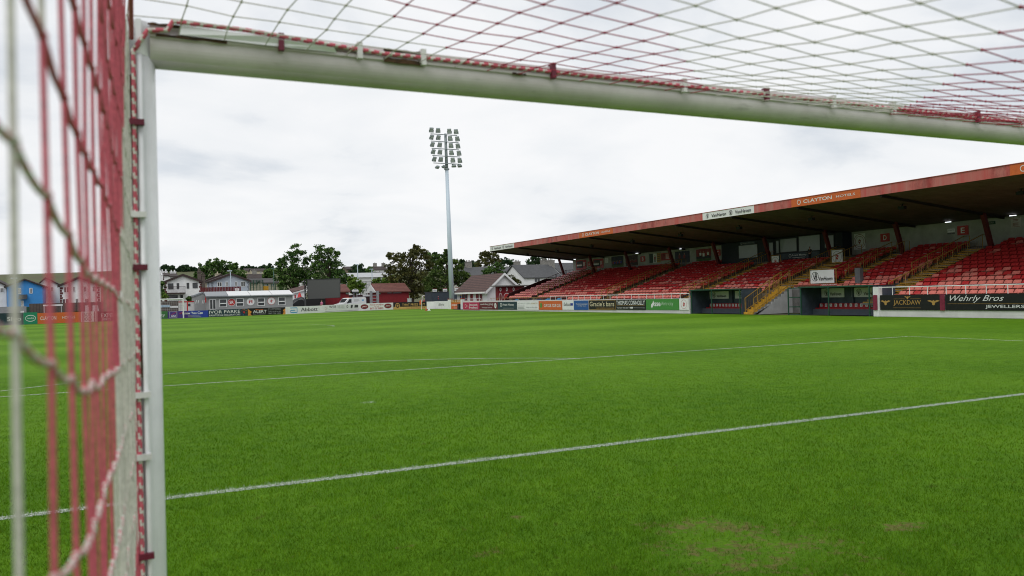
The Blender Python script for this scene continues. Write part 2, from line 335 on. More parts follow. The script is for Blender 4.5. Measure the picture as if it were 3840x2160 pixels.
def paint(name, keep, col):
    m = M(name, col, .8, .1, 30); t = m.node_tree; b = t.nodes['Principled BSDF']
    n = t.nodes.new('ShaderNodeTexNoise'); n.inputs['Scale'].default_value = 45; n.inputs['Detail'].default_value = 5; n.inputs['Roughness'].default_value = .8
    o = t.nodes.new('ShaderNodeNewGeometry'); t.links.new(o.outputs['Position'], n.inputs['Vector'])
    r_ = t.nodes.new('ShaderNodeValToRGB'); r_.color_ramp.elements[0].position = .5-keep; r_.color_ramp.elements[1].position = .62-keep
    t.links.new(n.outputs[0], r_.inputs[0]); t.links.new(r_.outputs[0], b.inputs['Alpha']); return m
PL, PF = paint('line_paint', .055, (.55, .60, .55)), paint('faded_line_paint', -.02, (.46, .55, .42))
pmk = MB()
def strip(x0, y0, x1, y1, m=0): pmk.add([(x0, y0, .004), (x1, y0, .004), (x1, y1, .004), (x0, y1, .004)], [(0, 1, 2, 3)], m)
def arcs(cx, cy, r, a0, a1, w, m=0, n=90):
    a = np.linspace(a0, a1, n+1); v = []
    for t in a: v += [(cx+(r-w/2)*math.sin(t), cy+(r-w/2)*math.cos(t), .004), (cx+(r+w/2)*math.sin(t), cy+(r+w/2)*math.cos(t), .004)]
    pmk.add(v, [(2*i, 2*i+1, 2*i+3, 2*i+2) for i in range(n)], m)
LW = .055
strip(-33, -.06, 33, .06); strip(-9.16, 5.5-.062, 9.16, 5.5+.062); strip(-9.16-LW, .06, -9.16+LW, 5.5-LW); strip(9.16-LW, .06, 9.16+LW, 5.5-LW)
strip(-20.16, 16.5-LW, 20.16, 16.5+LW); strip(-20.16-LW, .06, -20.16+LW, 16.5-LW); strip(20.16-LW, .06, 20.16+LW, 16.5-LW)
arcs(0, 11, 9.15, -.923, .923, .11); arcs(0, 11, .07, 0, 2*math.pi, .14, 1)
strip(-31, 53-LW, 31.5, 53+LW, 1); arcs(0, 53, 9.15, 0, 2*math.pi, .14, 0 if False else 1); arcs(0, 53, 9.15, 1.2, 1.75, .16, 0, 20)
kind(pmk.build('pitch_markings', [PL, PF]), 'structure')

# -------- grass blades over the near turf (thousands of small leaves, one mass)
nb = 430000
th = rng.uniform(R(-9.5), R(59), nb); d = np.exp(rng.uniform(math.log(4.2), math.log(34), nb))
bx = CAM[0]+d*np.sin(th); by = CAM[1]+d*np.cos(th)
def vn(x, y, s):
    return (np.sin(x*s*1.7+2*np.sin(y*s*.9))*np.sin(y*s*2.1+1.3*np.sin(x*s*1.3+1))+np.sin(x*s*4.3+y*s*2.7)*.5*np.sin(y*s*3.9-x*s*1.1))/1.5
clump = vn(bx, by, 2.2)*.5+vn(bx+3, by-5, 6.5)*.5
ex = np.maximum.reduce([1-((bx-x)/rx)**2-((by-y)/ry)**2 for x, y, rx, ry in [(0., 1.75, .75, .55), (.1, 2.3, .45, .3), (1.35, 1.6, .28, .13), (-.95, 3.25, .12, .12), (6.5, 11.32, .12, .1)]])
keep = (rng.random(nb) > np.clip(.15+ex*.8, 0, .8)*(ex > -.6)) & (bx < 34)
bx, by, d, clump = bx[keep], by[keep], d[keep], clump[keep]; nb = len(bx)
hh = (.025+.012*clump+rng.normal(0, .005, nb)).clip(.009, .05)*np.clip((30-d)/20, .22, 1); ww = (.0036+.0012*rng.random(nb))*(d/5)**.6
ang = rng.uniform(0, 2*math.pi, nb); lean = rng.normal(0, .55, (nb, 2))*hh[:, None]
V = np.zeros((nb, 3, 3)); V[:, 0, 0] = bx-np.cos(ang)*ww/2; V[:, 0, 1] = by-np.sin(ang)*ww/2; V[:, 1, 0] = bx+np.cos(ang)*ww/2; V[:, 1, 1] = by+np.sin(ang)*ww/2
V[:, 2, 0] = bx+lean[:, 0]; V[:, 2, 1] = by+lean[:, 1]; V[:, 2, 2] = hh
me = bpy.data.meshes.new('grass'); me.vertices.add(nb*3); me.vertices.foreach_set('co', V.ravel()); me.loops.add(nb*3); me.loops.foreach_set('vertex_index', np.arange(nb*3, dtype=np.int32))
me.polygons.add(nb); me.polygons.foreach_set('loop_start', np.arange(0, nb*3, 3, dtype=np.int32)); me.polygons.foreach_set('loop_total', np.full(nb, 3, dtype=np.int32)); me.update(calc_edges=True)
tint = np.clip(1.0+.32*clump+rng.normal(0, .15, nb), .5, 1.8); ye = rng.random(nb)
tc3 = np.stack([tint*(1+.35*(ye > .9)), tint, tint*(1-.1*ye), np.ones(nb)], -1)
at = me.attributes.new('tint', 'FLOAT_COLOR', 'FACE'); at.data.foreach_set('color', tc3.astype(np.float32).ravel())
jit = rng.normal(0, .012, nb)
onl = ((abs(by+jit*1.5-5.5) < .072) & (abs(bx) < 9.2)) | ((abs(by+jit-16.5) < .05) & (abs(bx) < 20.2)) | ((abs(np.hypot(bx, by-11)+jit-9.15) < .05) & (by > 16.5)) | (np.hypot(bx, by-11) < .10) | ((abs(abs(bx)-9.16) < .05) & (by < 5.5))
onl &= rng.random(nb) < np.where(vn(bx*3, by*3, 1.7) > .45, .45, .8)
pa = me.attributes.new('paint', 'FLOAT', 'FACE'); pa.data.foreach_set('value', (onl*rng.uniform(.6, 1, nb)).astype(np.float32))
me.materials.append(BLADE); go = bpy.data.objects.new('grass', me); COL.objects.link(go); kind(go, 'stuff', 'short mown green grass of the pitch with worn muddy spots'); go['category'] = 'grass'

# ================================================================ THE NEAR GOAL AND ITS NET
PX0 = -3.72
gl = thing('football_goal', 'white aluminium goal post and crossbar close to the camera, rust in its net track', 'goal', (PX0, 0, 0))
def profile(groove, hi):
    q = [(.06*math.cos(t), .06*math.sin(t)) for t in (np.linspace(R(-192), R(126), 37) if hi else np.linspace(R(-158), R(158), 33))]
    a, c = (.049, .013) if hi else (.023, -.020)
    return q+[(-.068, a), (-.068, groove[1]), (-.052, groove[1]), (-.052, groove[0]), (-.068, groove[0]), (-.068, c)]
pc = profile((.022, .040), True); pp = profile((-.009, .009), False)
b = MB(); b.prism([(PX0+.045, y, 2.5+z) for y, z in pc], (7.44-.09, 0, 0)); cbar = b.build('crossbar', M('crossbar_paint', (.68, .635, .645), .35, .10, 5, dirt=(.55, .51, .515)), gl)
for f in cbar.data.polygons: f.use_smooth = abs(f.normal.x) < .5 and f.normal.y > -.6
def post(x): b = MB(); b.prism([(x+z, y, 0) for y, z in pp], (0, 0, 2.46)); return b
for x in (PX0, 3.72):
    p_ = post(x).build('post', POSTW, gl)
    for f in p_.data.polygons: f.use_smooth = abs(f.normal.z) < .5 and f.normal.y > -.6
    b = MB(); b.prism([(x+z, y, 2.461) for y, z in pp], (0, 0, .097)); b.build('corner_block', POSTW, gl)
RUST = M('rust', (.085, .045, .02), .9, .5, 60, dirt=(.012, .010, .008), bump=.4)
b = MB()
for x0, x1, z0, z1 in ((-3.66, -3.47, 2.511, 2.521), (-3.68, -3.55, 2.541, 2.551), (-3.0, -2.86, 2.505, 2.522), (-3.0, -2.87, 2.541, 2.552), (-2.55, -2.5, 2.507, 2.516)):
    b = MB(); n = 9; up_ = [(x0+(x1-x0)*k/n, -.0725, z1-random.uniform(0, .004)) for k in range(n+1)]; dn_ = [(x0+(x1-x0)*k/n, -.0725, z0+random.uniform(0, .003)) for k in range(n, -1, -1)]
    b.prism(up_+dn_, (0, .0044, 0)); b.build('rust_patch', RUST, gl)
b = MB(); vv = [(-3.60, -.076, 2.522), (-3.36, -.079, 2.517), (-3.15, -.073, 2.519), (-3.16, -.082, 2.53), (-3.38, -.087, 2.54), (-3.595, -.076, 2.549)]; b.prism(vv, (0, .0015, .001)); b.build('torn_tape', M('white_tape', (.78, .79, .8), .4, .05), gl)
b = MB()
for z0, z1 in ((2.18, 2.40), (1.56, 1.72)): b = MB(); b.box((PX0-.0085, -.067, z0), (PX0+.0085, -.0515, z1)); b.build('rust_patch', RUST, gl)
CLIPR = M('clip_dark_red', (.13, .012, .03), .45, .1); CLIPW = M('clip_white', (.66, .66, .64), .45, .1)
for px, py, c in [(1053, 185, 0), (1347, 210, 1), (1585, 235, 1), (2071, 284, 0), (2562, 340, 1), (2872, 380, 0), (3122, 406, 1), (3347, 432, 1), (3663, 472, 0), (3829, 492, 1)]:
    x = AY((px, py), -.07)[0]; b = MB(); b.box((x-.008, -.085, 2.506), (x+.008, -.0685, 2.552)); b.box((x-.008, -.085, 2.5522), (x+.008, -.055, 2.557)); b.build('net_clip', CLIPW if c else CLIPR, gl)
for px, py, c in [(493, 455, 0), (497, 803, 1), (503, 1002, 0), (521, 1483, 1), (533, 1716, 1), (548, 2088, 0)]:
    z = AY((px, py), -.08)[2]; b = MB(); b.box((PX0-.026, -.083, z-.008), (PX0+.026, -.0665, z+.008)); b.build('net_clip', CLIPW if c else CLIPR, gl)
CR = M('red_cord', (.58, .115, .155), .75, .25, 120); CW = M('white_cord', (.62, .60, .54), .75, .2, 120)
net = thing('goal_net', 'red and white striped cord net hanging from the near goal frame', 'goal net', (PX0, -1.2, 0))
C_ = .12
scuffed(bpy.data.materials['crossbar_paint'], 9, (.25, .24, .22), (.3, 1, 1), .60, .55)
def roofz(x, v):
    s = .38*(1-math.exp(-max(x+3.7, 0)*.45))*(1-math.exp(-max(3.7-x, 0)*.45)); return 2.53-s*v
NI, NJ = 62, 20; rr = random.Random(5)
nodes = {}
for i in range(NI+1):
    for j in range(NJ+1):
        x = -3.72+C_*i; v = .066+C_*j
        if i == 0: x -= .04*v
        nodes[i, j] = np.array((x+rr.gauss(0, .0022), -v+rr.gauss(0, .0022)*(j > 0), roofz(x, v)-(0 if j else .008)+rr.gauss(0, .0022)*(j > 0)))
b = MB()
def rcol(i, j): q = (i+j-9)//8; return 0 if q % 2 == 0 else 1            # 0 red, 1 white
for i in range(NI+1):
    for j in range(NJ):
        b.tube([nodes[i, j], nodes[i, j+1]], .0016, 5, rcol(i, j), caps=False)
for j in range(1, NJ+1):
    for i in range(NI):
        b.tube([nodes[i, j], nodes[i+1, j]], .0016, 5, rcol(i, j), caps=False)
for (i, j), p in nodes.items():
    if j: b.ball(p, .0042, rcol(i, j), n=5, k=4)
b.build('roof_net', [M('backlit_red_cord', (.38, .03, .06), .75, .25, 120), CW], net, smooth=True)  # darker copy of the red cord; backlit shade is put into its colour
# side panel: from the post back past the camera, a fist's width to its left
NK, NM = 25, 21; SC = .122; sn = {}
def side_x(v):
    dy = 2.5505-v; q = max(0, .85-dy); return CAM[0]-.0325+.0405*(dy-.85)-.066*q-.03*q*q
def side_z(v, m):
    dy = 2.5505-v; up_ = .055*min(1, max(0, (2.45-dy)/1.6))+.25*max(0, .85-dy); return 2.482-SC*m+up_*(1.0 if m < 8 else .6)
for k in range(NK+1):
    for m in range(NM+1):
        v = .07+.094*k
        sn[k, m] = np.array((side_x(v)+.002*math.sin(k*.9+m*.5)*min(1, k/4)+rr.gauss(0, .0006), -v+rr.gauss(0, .003)*(k > 0), max(.0, side_z(v, m)+rr.gauss(0, .002))))
b = MB()
def scol(k, m):
    q = sn[k, m][2]-sn[k, m][1]; return 0 if (2.78 < q < 3.86 and sn[k, m][1] > -1.92) or q < 1.62 else 1
for k in range(NK+1):
    for m in range(NM): b.tube([sn[k, m], sn[k, m+1]], .0027, 6, scol(k, m), caps=False)
for m in range(1, NM+1):
    for k in range(NK):
        p, q = sn[k, m], sn[k+1, m]; mid = (p+q)/2-np.array((0, 0, .006)); c = scol(k, m)
        if m < 6: b.tube([p, mid, q], .003, 6, c, caps=False)
        else:
            ps = [p+(q-p)*t-np.array((0, 0, .006))*4*t*(1-t) for t in np.linspace(0, 1, 13)]
            b.tube(ps, .0032, 6, mf=lambda i_, j_: 1 if (i_+j_//2) % 3 else 0, caps=False)
for (k, m), p in sn.items(): b.ball(p, .0045, scol(k, m), n=5, k=4)
for k in range(15):                                         # the slack of the net gathered against the post
    v = .075+.06*k+rr.gauss(0, .008); x = side_x(v)+.002+rr.gauss(0, .002)
    for m in range(NM):
        z0, z1 = 2.52-SC*m, max(0, 2.52-SC*(m+1)); q = z0+v; b.tube([(x, -v, z0), (x+rr.gauss(0, .0015), -v+rr.gauss(0, .003), z1)], .0014, 5, 0 if 2.78 < q < 3.86 or q < 1.62 else 1, caps=False)
b.build('side_net', [CR, CW], net, smooth=True)
def rope(pts, r, name='edge_rope'):
    pts = [np.array(p, float) for p in pts]; q = []
    for a, c in zip(pts, pts[1:]):
        n = max(2, int(np.linalg.norm(c-a)/.0085)); q += [a+(c-a)*t for t in np.linspace(0, 1, n, endpoint=False)]
    q.append(pts[-1]); b = MB(); b.tube(q, r, 8, mf=lambda i_, j_: 0 if (i_*2+j_) % 8 < 5 else 1); return b.build(name, [CR, CW], net, smooth=True)
rope([(PX0+.005, -.072, 2.47), (-3.68, -.076, 2.525), (-3.63, -.077, 2.53), (-3.615, -.08, 2.556), (-3.42, -.082, 2.554), (-3.2, -.078, 2.541), (-3.0, -.073, 2.531), (0, -.072, 2.531), (3.72, -.072, 2.531)], .0070)
rope([(PX0-.004, -.072, .02), (PX0-.004, -.07, 1.0), (PX0-.003, -.068, 1.8), (PX0+.002, -.072, 2.47)], .0062)
b = MB(); b.tube([(-3.722, -.07, 2.5), (-3.727, -.4, 2.535), (-3.75, -1.2, 2.56), (-3.80, -2.5, 2.56)], .006, 8); b.build('edge_rope', CR, net, smooth=True)

# ================================================================ THE MAIN STAND
FX = 34.5                                                   # pitch-side face of the stand
def SP(y0, y1, z0, z1, bg, thick=.05, x=FX): return Panel((x, y0), (x, y1), z0, z1, bg, thick)     # y0 (left as seen) > y1
stand = thing('grandstand', 'long covered seated stand with red roof edge and white back wall beside the pitch', 'grandstand', (40, 52, 0))
CONCD = M('terrace_concrete', (.16, .155, .15), .9, .3, 2)
b = MB()
ROWS = range(-2, 13)
def rx(i): return 36.9+.70*i
def rz(i): return 1.15+.235*i                                # tread height
b.box((34.75, 20.0, 0), (35.15, 30.0, .3)); b.box((34.75, 46.7, 0), (35.15, 68.2, .3))
for i in ROWS:
    x0, x1 = rx(i)-.35, rx(i)+.35
    segs = [(19.0, 30.0), (46.7, 68.2)] if i < 0 else ([(19.0, 36.5), (39.9, 83.6)] if i < 2 else [(19.0, 83.6)])
    for y0, y1 in segs: b.box((x0, y0, 0), (x1-.002, y1, rz(i)))
b.box((rx(12)+.35, 19.0, 0), (46.0, 83.6, rz(12)+.1)); b.build('terrace', CONCD, stand)
wallw = banded('white_block_wall', (.66, .66, .65), (.52, .52, .51), 'Z', 7, .08, .65, .1, 1.2)
b = MB()
for y0, y1 in ((19, 30.08), (46.62, 91.2)): b.box((FX+.03, y0, 0), (FX+.25, y1, .42 if y0 < 30 else .34)); b.box((FX+.06, y0, .3), (FX+.2, y1, 1.14))
b.build('front_wall', wallw, stand)
b = MB(); b.box((46.0, 19.0, 0), (46.25, 83.7, 5.86)); b.build('back_wall', M('shaded_white_wall', (.42, .42, .40), .75, .15, .9, dirt=(.27, .27, .25)), stand)  # mottled white, its colour lowered to deepen the shade under the roof
UNDER = banded('roof_lining', (.115, .097, .092), (.07, .06, .055), 'Y', .83, .03, .85, .25, 1.2); FASC = M('faded_red_fascia', (.42, .06, .055), .55, .35, 1.0, dirt=(.47, .20, .175), streak=(1, 1.6, .12))
scuffed(FASC, 1.1, (.20, .03, .03), (1, .5, .25), .52, .6)
b = MB()
def ru(x): return 6.86-(x-35.05)*.0975                      # underside of the roof
b.hexa([(35.05, 17, 6.87), (46.5, 17, ru(46.5)), (46.5, 83.68, ru(46.5)), (35.05, 83.68, 6.87), (35.05, 17, 7.3), (46.5, 17, ru(46.5)+.3), (46.5, 83.68, ru(46.5)+.3), (35.05, 83.68, 7.3)]); b.build('roof', UNDER, stand)
b = MB(); b.box((35.0, 17, 6.85), (35.049, 83.7, 7.38)); b.box((34.96, 17, 7.381), (35.09, 83.72, 7.41)); b.build('fascia', FASC, stand)
b = MB(); b.hexa([(35.05, 83.7, 6.80), (46.5, 83.7, ru(46.5)-.05), (46.5, 83.76, ru(46.5)-.05), (35.05, 83.76, 6.80), (35.05, 83.7, 7.32), (46.5, 83.7, ru(46.5)+.32), (46.5, 83.76, ru(46.5)+.32), (35.05, 83.76, 7.32)]); b.build('gable_trim', M('gable_grey', (.2, .19, .18), .7, .2), stand)
CY = [29.9, 36.2, 42.4, 48.8, 55.2, 61.7, 69.2, 76.4, 83.45]
for y in CY:
    b = MB(); b.bar((44.72, y, rz(11)-.1), (43.9, y, ru(43.9)+.02), .22, .26, up=(0, 1, 0)); b.build('column', MAROON, stand)
    b = MB(); b.bar((35.1, y, 6.79), (45.9, y, ru(45.9)-.07), .12, .14); b.build('rafter', M('rafter_dark', (.02, .018, .017), .8, .2), stand)
for y in np.arange(24, 83, 7.1):
    b = MB(); b.box((38.2, y-.2, ru(38.2)-.33), (38.45, y+.2, ru(38.4)-.12)); b.bar((38.32, y, ru(38.3)-.12), (38.32, y, ru(38.3)+.02), .05); b.build('roof_lamp', M('lamp_black', (.015, .015, .016), .6, .2), stand)
for y in (81.9, 33.2, 28.9, 68.9, 61.6):
    b = MB(); b.box((45.2, y-.2, ru(45.2)-.13), (45.27, y+.2, ru(45.2)-.09)); b.build('strip_light', emit('lit_tube', (.9, .95, 1), 1.6), stand)
def frail(y0, y1, z):
    b = MB(); b.tube([(FX+.12, y0, z), (FX+.12, y1, z)], .028, 8)
    n = int(abs(y1-y0)/1.05)
    for k in range(n+1): y = y0+(y1-y0)*k/n; b.tube([(FX+.12, y, z), (FX+.12, y, 1.1)], .022, 6)
    return b
frail(68.6, 46.75, 1.5).build('front_rail', WHITE, stand); frail(30.0, 19.2, 1.62).build('front_rail', WHITE, stand)
b = MB(); b.box((FX+.0, 29.75, 0), (FX+.3, 30.12, 1.66)); b.build('wall_pier', WHITE, stand)
# side wall at the far end of the seating, stepping up
b = MB(); b.prism([(36.0, 83.62, .2), (37.3, 83.62, 1.95), (38.5, 83.62, 2.35), (42.1, 83.62, 3.55), (44.1, 83.62, 3.6), (46, 83.62, 3.7), (46, 83.62, .2)], (0, .06, 0)); b.build('end_screen', M('dark_maroon_sheet', (.05, .008, .01), .6, .25, 3), stand)
b = MB()
for p, q in (((42.3, 3.65), (45.0, 4.55)), ((45.0, 4.55), (46.0, 4.6)), ((45.0, 4.55), (45.0, 3.6)), ((43.6, 4.1), (43.6, 3.6)), ((42.3, 3.65), (42.3, 3.5))): b.bar((p[0], 83.65, p[1]), (q[0], 83.65, q[1]), .05)
for x in np.arange(42.6, 45.9, .18): b.bar((x, 83.65, 3.6), (x, 83.65, min(4.55, 3.65+(x-42.3)*.333)), .02)
b.build('end_rail', MAROON, stand)
# aisles: steps with yellow nosings and yellow rails either side
AIS = [(75.9, 77.1), (60.5, 61.7), (48.7, 49.9), (40.0, 41.9), (36.0, 37.1), (30.4, 31.7)]
for ai, (y0, y1) in enumerate(AIS):
    b = MB(); n = MB(); i0 = 0 if ai == 0 else (2 if ai in (3, 4) else (-2 if ai in (1, 2, 5) else 0))
    if ai == 5: i0 = -2
    for i in range(i0, 12):
        for h in (0, 1):
            x = rx(i)+(.0 if h == 0 else .35); z = rz(i)+(.118 if h == 0 else .235)
            if h == 1 and i == 11: continue
            b.box((x+.0, y0, rz(i)-.05), (x+.349, y1, z)); n.box((x-.012, y0, z-.05), (x+.05, y1, z+.006))
    b.build('aisle_steps', CONC, stand); n.build('step_nosing', YEL if ai in (2, 3, 4, 5) else M('worn_yellow', (.26, .20, .09), .7, .4, 4), stand)
    for s, y in ((0, y0+.05), (1, y1-.05)):
        if ai == 5 and s == 1: a0 = 4
        else: a0 = i0+(1 if ai != 3 else 0)
        a1 = 11
        r_ = MB(); r_.tube([(rx(a0), y, rz(a0)+.98), (rx(a1), y, rz(a1)+.98)], .028, 6); r_.tube([(rx(a0), y, rz(a0)+.12), (rx(a1), y, rz(a1)+.12)], .02, 6)
        for i in range(a0, a1+1, 2): r_.tube([(rx(i), y, rz(i)), (rx(i), y, rz(i)+.98)], .026, 6)
        for x in np.arange(rx(a0), rx(a1), .2): z = rz(0)+(x-rx(0))*.3357; r_.bar((x, y, z+.12), (x, y, z+.98), .008)
        r_.tube([(rx(a1), y, rz(a1)+.98), (rx(a1)+.5, y, rz(a1)+1.0), (rx(a1)+.5, y, rz(a1))], .026, 6)
        r_.build('aisle_rail', YRAIL, stand)
# the stair from the pitch up to the fourth aisle, and the tunnel recess beside it
b = MB(); n = MB()
SY0, SY1 = 39.82, 40.72
for k in range(11):
    x = 34.5+.31*k; z = .165*(k+1)
    b.box((x, SY0, 0), (x+.309, SY1, z)); n.box((x-.02, SY0-.004, z-.10), (x+.09, SY1+.004, z+.008)); n.box((x-.019, SY0-.003, max(.01, z-.16)), (x-.002, SY1+.003, z-.1))
b.build('pitch_stair', CONC, stand); n.build('stair_nosing', YEL, stand)
b = MB(); pr = [(34.5, SY0-.01, 0)]
for k in range(11): pr += [(34.52+.31*k, SY0-.01, .165*(k+1)-.17), (34.83+.31*k-.02, SY0-.01, .165*(k+1)-.17)]
b.prism(pr+[(38.2, SY0-.01, 1.7), (38.2, SY0-.01, 0)], (0, -.06, 0)); b.box((38.1, 36.6, 0), (38.25, 39.74, 1.78)); b.build('tunnel_wall', M('pale_tunnel_wall', (.44, .45, .46), .7, .15, 1.5), stand)
for y in (SY0+.03, SY1-.03):
    r_ = MB(); f = lambda x: .05+(x-34.5)*.532
    for dz in (1.0, .15): r_.tube([(34.6, y, f(34.6)+dz), (37.9, y, f(37.9)+dz)], .028, 6)
    for x in np.arange(34.6, 38.0, 1.1): r_.tube([(x, y, f(x)), (x, y, f(x)+1.0)], .03, 6)
    for x in np.arange(34.7, 37.9, .17): r_.bar((x, y, f(x)+.15), (x, y, f(x)+1.0), .009)
    r_.build('stair_rail', YRAIL, stand)

# ------------------------------------------------ dugouts
def dugout(ya, yb, label, posts, signs, seatys, cage=False):
    t = thing('dugout', label, 'dugout', (35.3, (ya+yb)/2, 0))
    b = MB(); b.box((36.3, yb, 0), (36.42, ya, 1.72)); b.build('back_panel', NAVY, t)
    
    for a_, c_ in ((yb-.06, yb), (ya, ya+.06)): b = MB(); b.box((34.55, a_, 0), (36.3, c_, 1.72)); b.build('side_panel', NAVY, t)
    b = MB(); b.box((34.5, yb-.08, 1.722), (36.5, ya+.08, 1.775)); b.build('roof', M('dugout_roof', (.03, .035, .035), .6, .2), t)
    b = MB(); b.box((34.44, yb-.1, 1.70), (34.499, ya+.1, 1.79)); b.build('roof_edge', GREENF, t)
    b = MB(); b.box((35.55, yb+.02, .003), (36.298, ya-.02, .36)); b.build('bench_plinth', M('navy_plinth', (.045, .06, .078), .7, .3, 3, dirt=(.07, .085, .10)), t)
    for y in posts:
        b = MB(); b.bar((34.47, y, 0), (34.47, y, 1.7), .06); b.build('post', GREENF, t)
    for y0, y1, z0, z1 in signs:
        p = SP(y0, y1, z0, z1, BOARDW, .02, 36.27); vh(p, .24, .52, .37, BLACK); p.text('VanHaven', .40, .2, .48, .34, BLACK, .15, .008); p.build('sign', t)
    for y in (ya-(ya-yb)*.47,):
        b = MB(); b.box((36.2, y-.06, .36), (36.299, y+.06, 1.72)); b.build('pillar', NAVY, t)
    if cage:
        b = MB()
        for z in (.06, .52, 1.12, 1.69): b.bar((34.47, ya+.95, z), (34.47, ya, z), .05)
        for z in (.52, 1.12, 1.69): b.bar((34.47, ya+.95, z), (36.2, ya+.4, z), .05)
        b.bar((34.47, ya+.95, 0), (34.47, ya+.95, 1.72), .06); b.bar((36.2, ya+.4, 0), (36.2, ya+.4, 1.72), .06); b.bar((35.4, ya+.65, 0), (35.4, ya+.65, 1.72), .05)
        b.build('gate_frame', GREENF, t)
    return t
dugout(46.45, 41.0, 'navy team dugout at the foot of the stand, left of the yellow stair', [46.3, 44.0, 41.05], [(46.42, 44.30, 1.06, 1.6), (43.6, 41.3, 1.06, 1.6)], None)
dugout(35.62, 30.2, 'navy team dugout with green gate frame, right of the yellow stair', [35.5, 33.3, 30.35], [(36.1-.55, 33.75, 1.07, 1.63), (33.2, 30.9, 1.07, 1.63)], None, True)
def dug_seat(y, label, group, proto=[None]):
    if proto[0] is None:
        t = thing('bench_chair', label, 'bench seat', (35.95, y, .36), group); b = MB()
        pr = [(-.25, 0), (-.25, .05), (-.2, .08), (.08, .06), (.1, .0)]
        b.prism([(x, -.19, z) for x, z in pr], (0, .38, 0)); b.build('seat', RED, t, local=True)
        b = MB(); b.prism([(.08, -.19, .06), (.08, .19, .06), (.10, .185, .30), (.11, .12, .36), (.11, -.12, .36), (.10, -.185, .30)], (.04, 0, 0)); b.build('backrest', RED, t, local=True)
        b = MB(); b.box((.062, -.085, .14), (.079, .085, .32), 0)
        for z in (.18, .23, .28): b.box((.0605, -.045, z-.012), (.0619, .045, z+.012), 1)
        for s in (-.045, .035): b.box((.0605, s, .18), (.0619, s+.012, .28), 1)
        b.build('number_card', [BOARDW, BLACK], t, local=True); proto[0] = t; return
    c = copy_tree(proto[0]); c.location = (35.95, y, .36); c['label'] = label; c['group'] = group
for k in range(14): dug_seat(46.0-.345*k, 'red bench seat with white number card in the dugout left of the yellow stair', 'seats along the left dugout bench')
for k in range(13): dug_seat(35.35-.385*k, 'red bench seat with white number card in the dugout right of the yellow stair', 'seats along the right dugout bench')

# ------------------------------------------------ seats on the terrace
BLOCKS = [(77.25, 83.3, 'in the end block under letter A'), (61.85, 75.75, 'in the block under letter B'), (50.05, 60.35, 'in the block under letter C'), (42.05, 48.55, 'below the commentary box'), (37.25, 39.85, 'below letter D'), (31.85, 35.85, 'below letter E'), (19.4, 30.25, 'right of letter E')]
SEATM = [M('seat_red', (.50, .032, .034), .38, .2, 9), M('seat_red_faded_lit', (.70, .20, .16), .5, .2, 7), M('seat_chalky', (.50, .27, .26), .6, .2, 7)]  # second red: faded plastic, lightened further to stand in for sky light
TAGM = M('white_seat_tag', (.7, .7, .72), .5, .1)
def seat_mesh(b, x, y, z, m=0, tagm=None):
    w = .205
    front = [(-w, .26), (w, .26), (w, .40), (w-.015, .44), (w-.06, .465), (-w+.06, .465), (-w+.015, .44), (-w, .40)]
    b.add([(x+.02+(zz-.3)*.75+(.03 if abs(yy) > .18 else 0)*-.5, y+yy, z+zz) for yy, zz in front]+[(x+.055+(zz-.3)*.75, y+yy, z+zz) for yy, zz in front], [tuple(range(7, -1, -1)), tuple(range(8, 16))]+[(i, (i+1) % 8, 8+(i+1) % 8, 8+i) for i in range(8)], m)
def pan_mesh(b, x, y, z, m=0):
    w = .205; pr = [(-.22, .13), (-.385, .285), (-.35, .305), (-.08, .24), (.0, .27), (.03, .27), (.01, .16)]
    b.prism([(x+a, y-w, z+c) for a, c in pr], (0, 2*w, 0), m); b.box((x-.14, y-.1, z), (x-.06, y+.1, z+.17), m)
protos = {}
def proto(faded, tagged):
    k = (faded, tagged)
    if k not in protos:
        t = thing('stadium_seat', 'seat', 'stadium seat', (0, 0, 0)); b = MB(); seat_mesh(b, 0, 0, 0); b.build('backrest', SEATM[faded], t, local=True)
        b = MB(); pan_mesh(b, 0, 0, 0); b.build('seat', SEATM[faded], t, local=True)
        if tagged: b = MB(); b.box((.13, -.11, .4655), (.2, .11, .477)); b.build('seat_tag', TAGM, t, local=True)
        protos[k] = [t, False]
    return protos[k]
allseats = []
rs = random.Random(11)
for bi, (ya, yb, ph) in enumerate(BLOCKS):
    n = int((yb-ya)/.475)
    for i in ROWS:
        if i < 0 and (ya > 68 or (bi == 1)) and ya > 68: continue
        for k in range(n):
            y = ya+.24+.475*k
            if i < 0 and (y > 68 or 29.9 < y < 46.7): continue
            if i < 2 and bi == 4: continue
            if bi == 1 and i < 0 and y > 67.8: continue
            if i == 12 and 41.6 < y < 55.4: continue
            if i >= 11 and 41.6 < y < 55.4: continue
            if any(abs(y-c) < .3 for c in CY) and i >= 11: continue
            x, z = rx(i), rz(i); p = np.array((x, y, z+.4))-CAM; dep = p@_f; px = 1920+FPX*(p@_r)/dep
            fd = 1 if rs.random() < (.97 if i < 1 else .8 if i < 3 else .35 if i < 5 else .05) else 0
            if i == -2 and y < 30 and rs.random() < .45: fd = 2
            tg = 1 if (31 < y < 61 and i > 0 and rs.random() < (.6 if 41 < y < 50 else .35)) else 0
            allseats.append((float(np.linalg.norm(p)), px < 3850, bi, i, x, y, z, fd, tg, ph))
allseats.sort(key=lambda s: s[0]); ind = [s for s in allseats if s[1]][:300]; ids = set(id(s) for s in ind)
ORD = ['front', 'second', 'third', 'fourth', 'fifth', 'sixth', 'seventh', 'eighth', 'ninth', 'tenth', 'eleventh', 'twelfth', 'thirteenth', 'fourteenth', 'back']
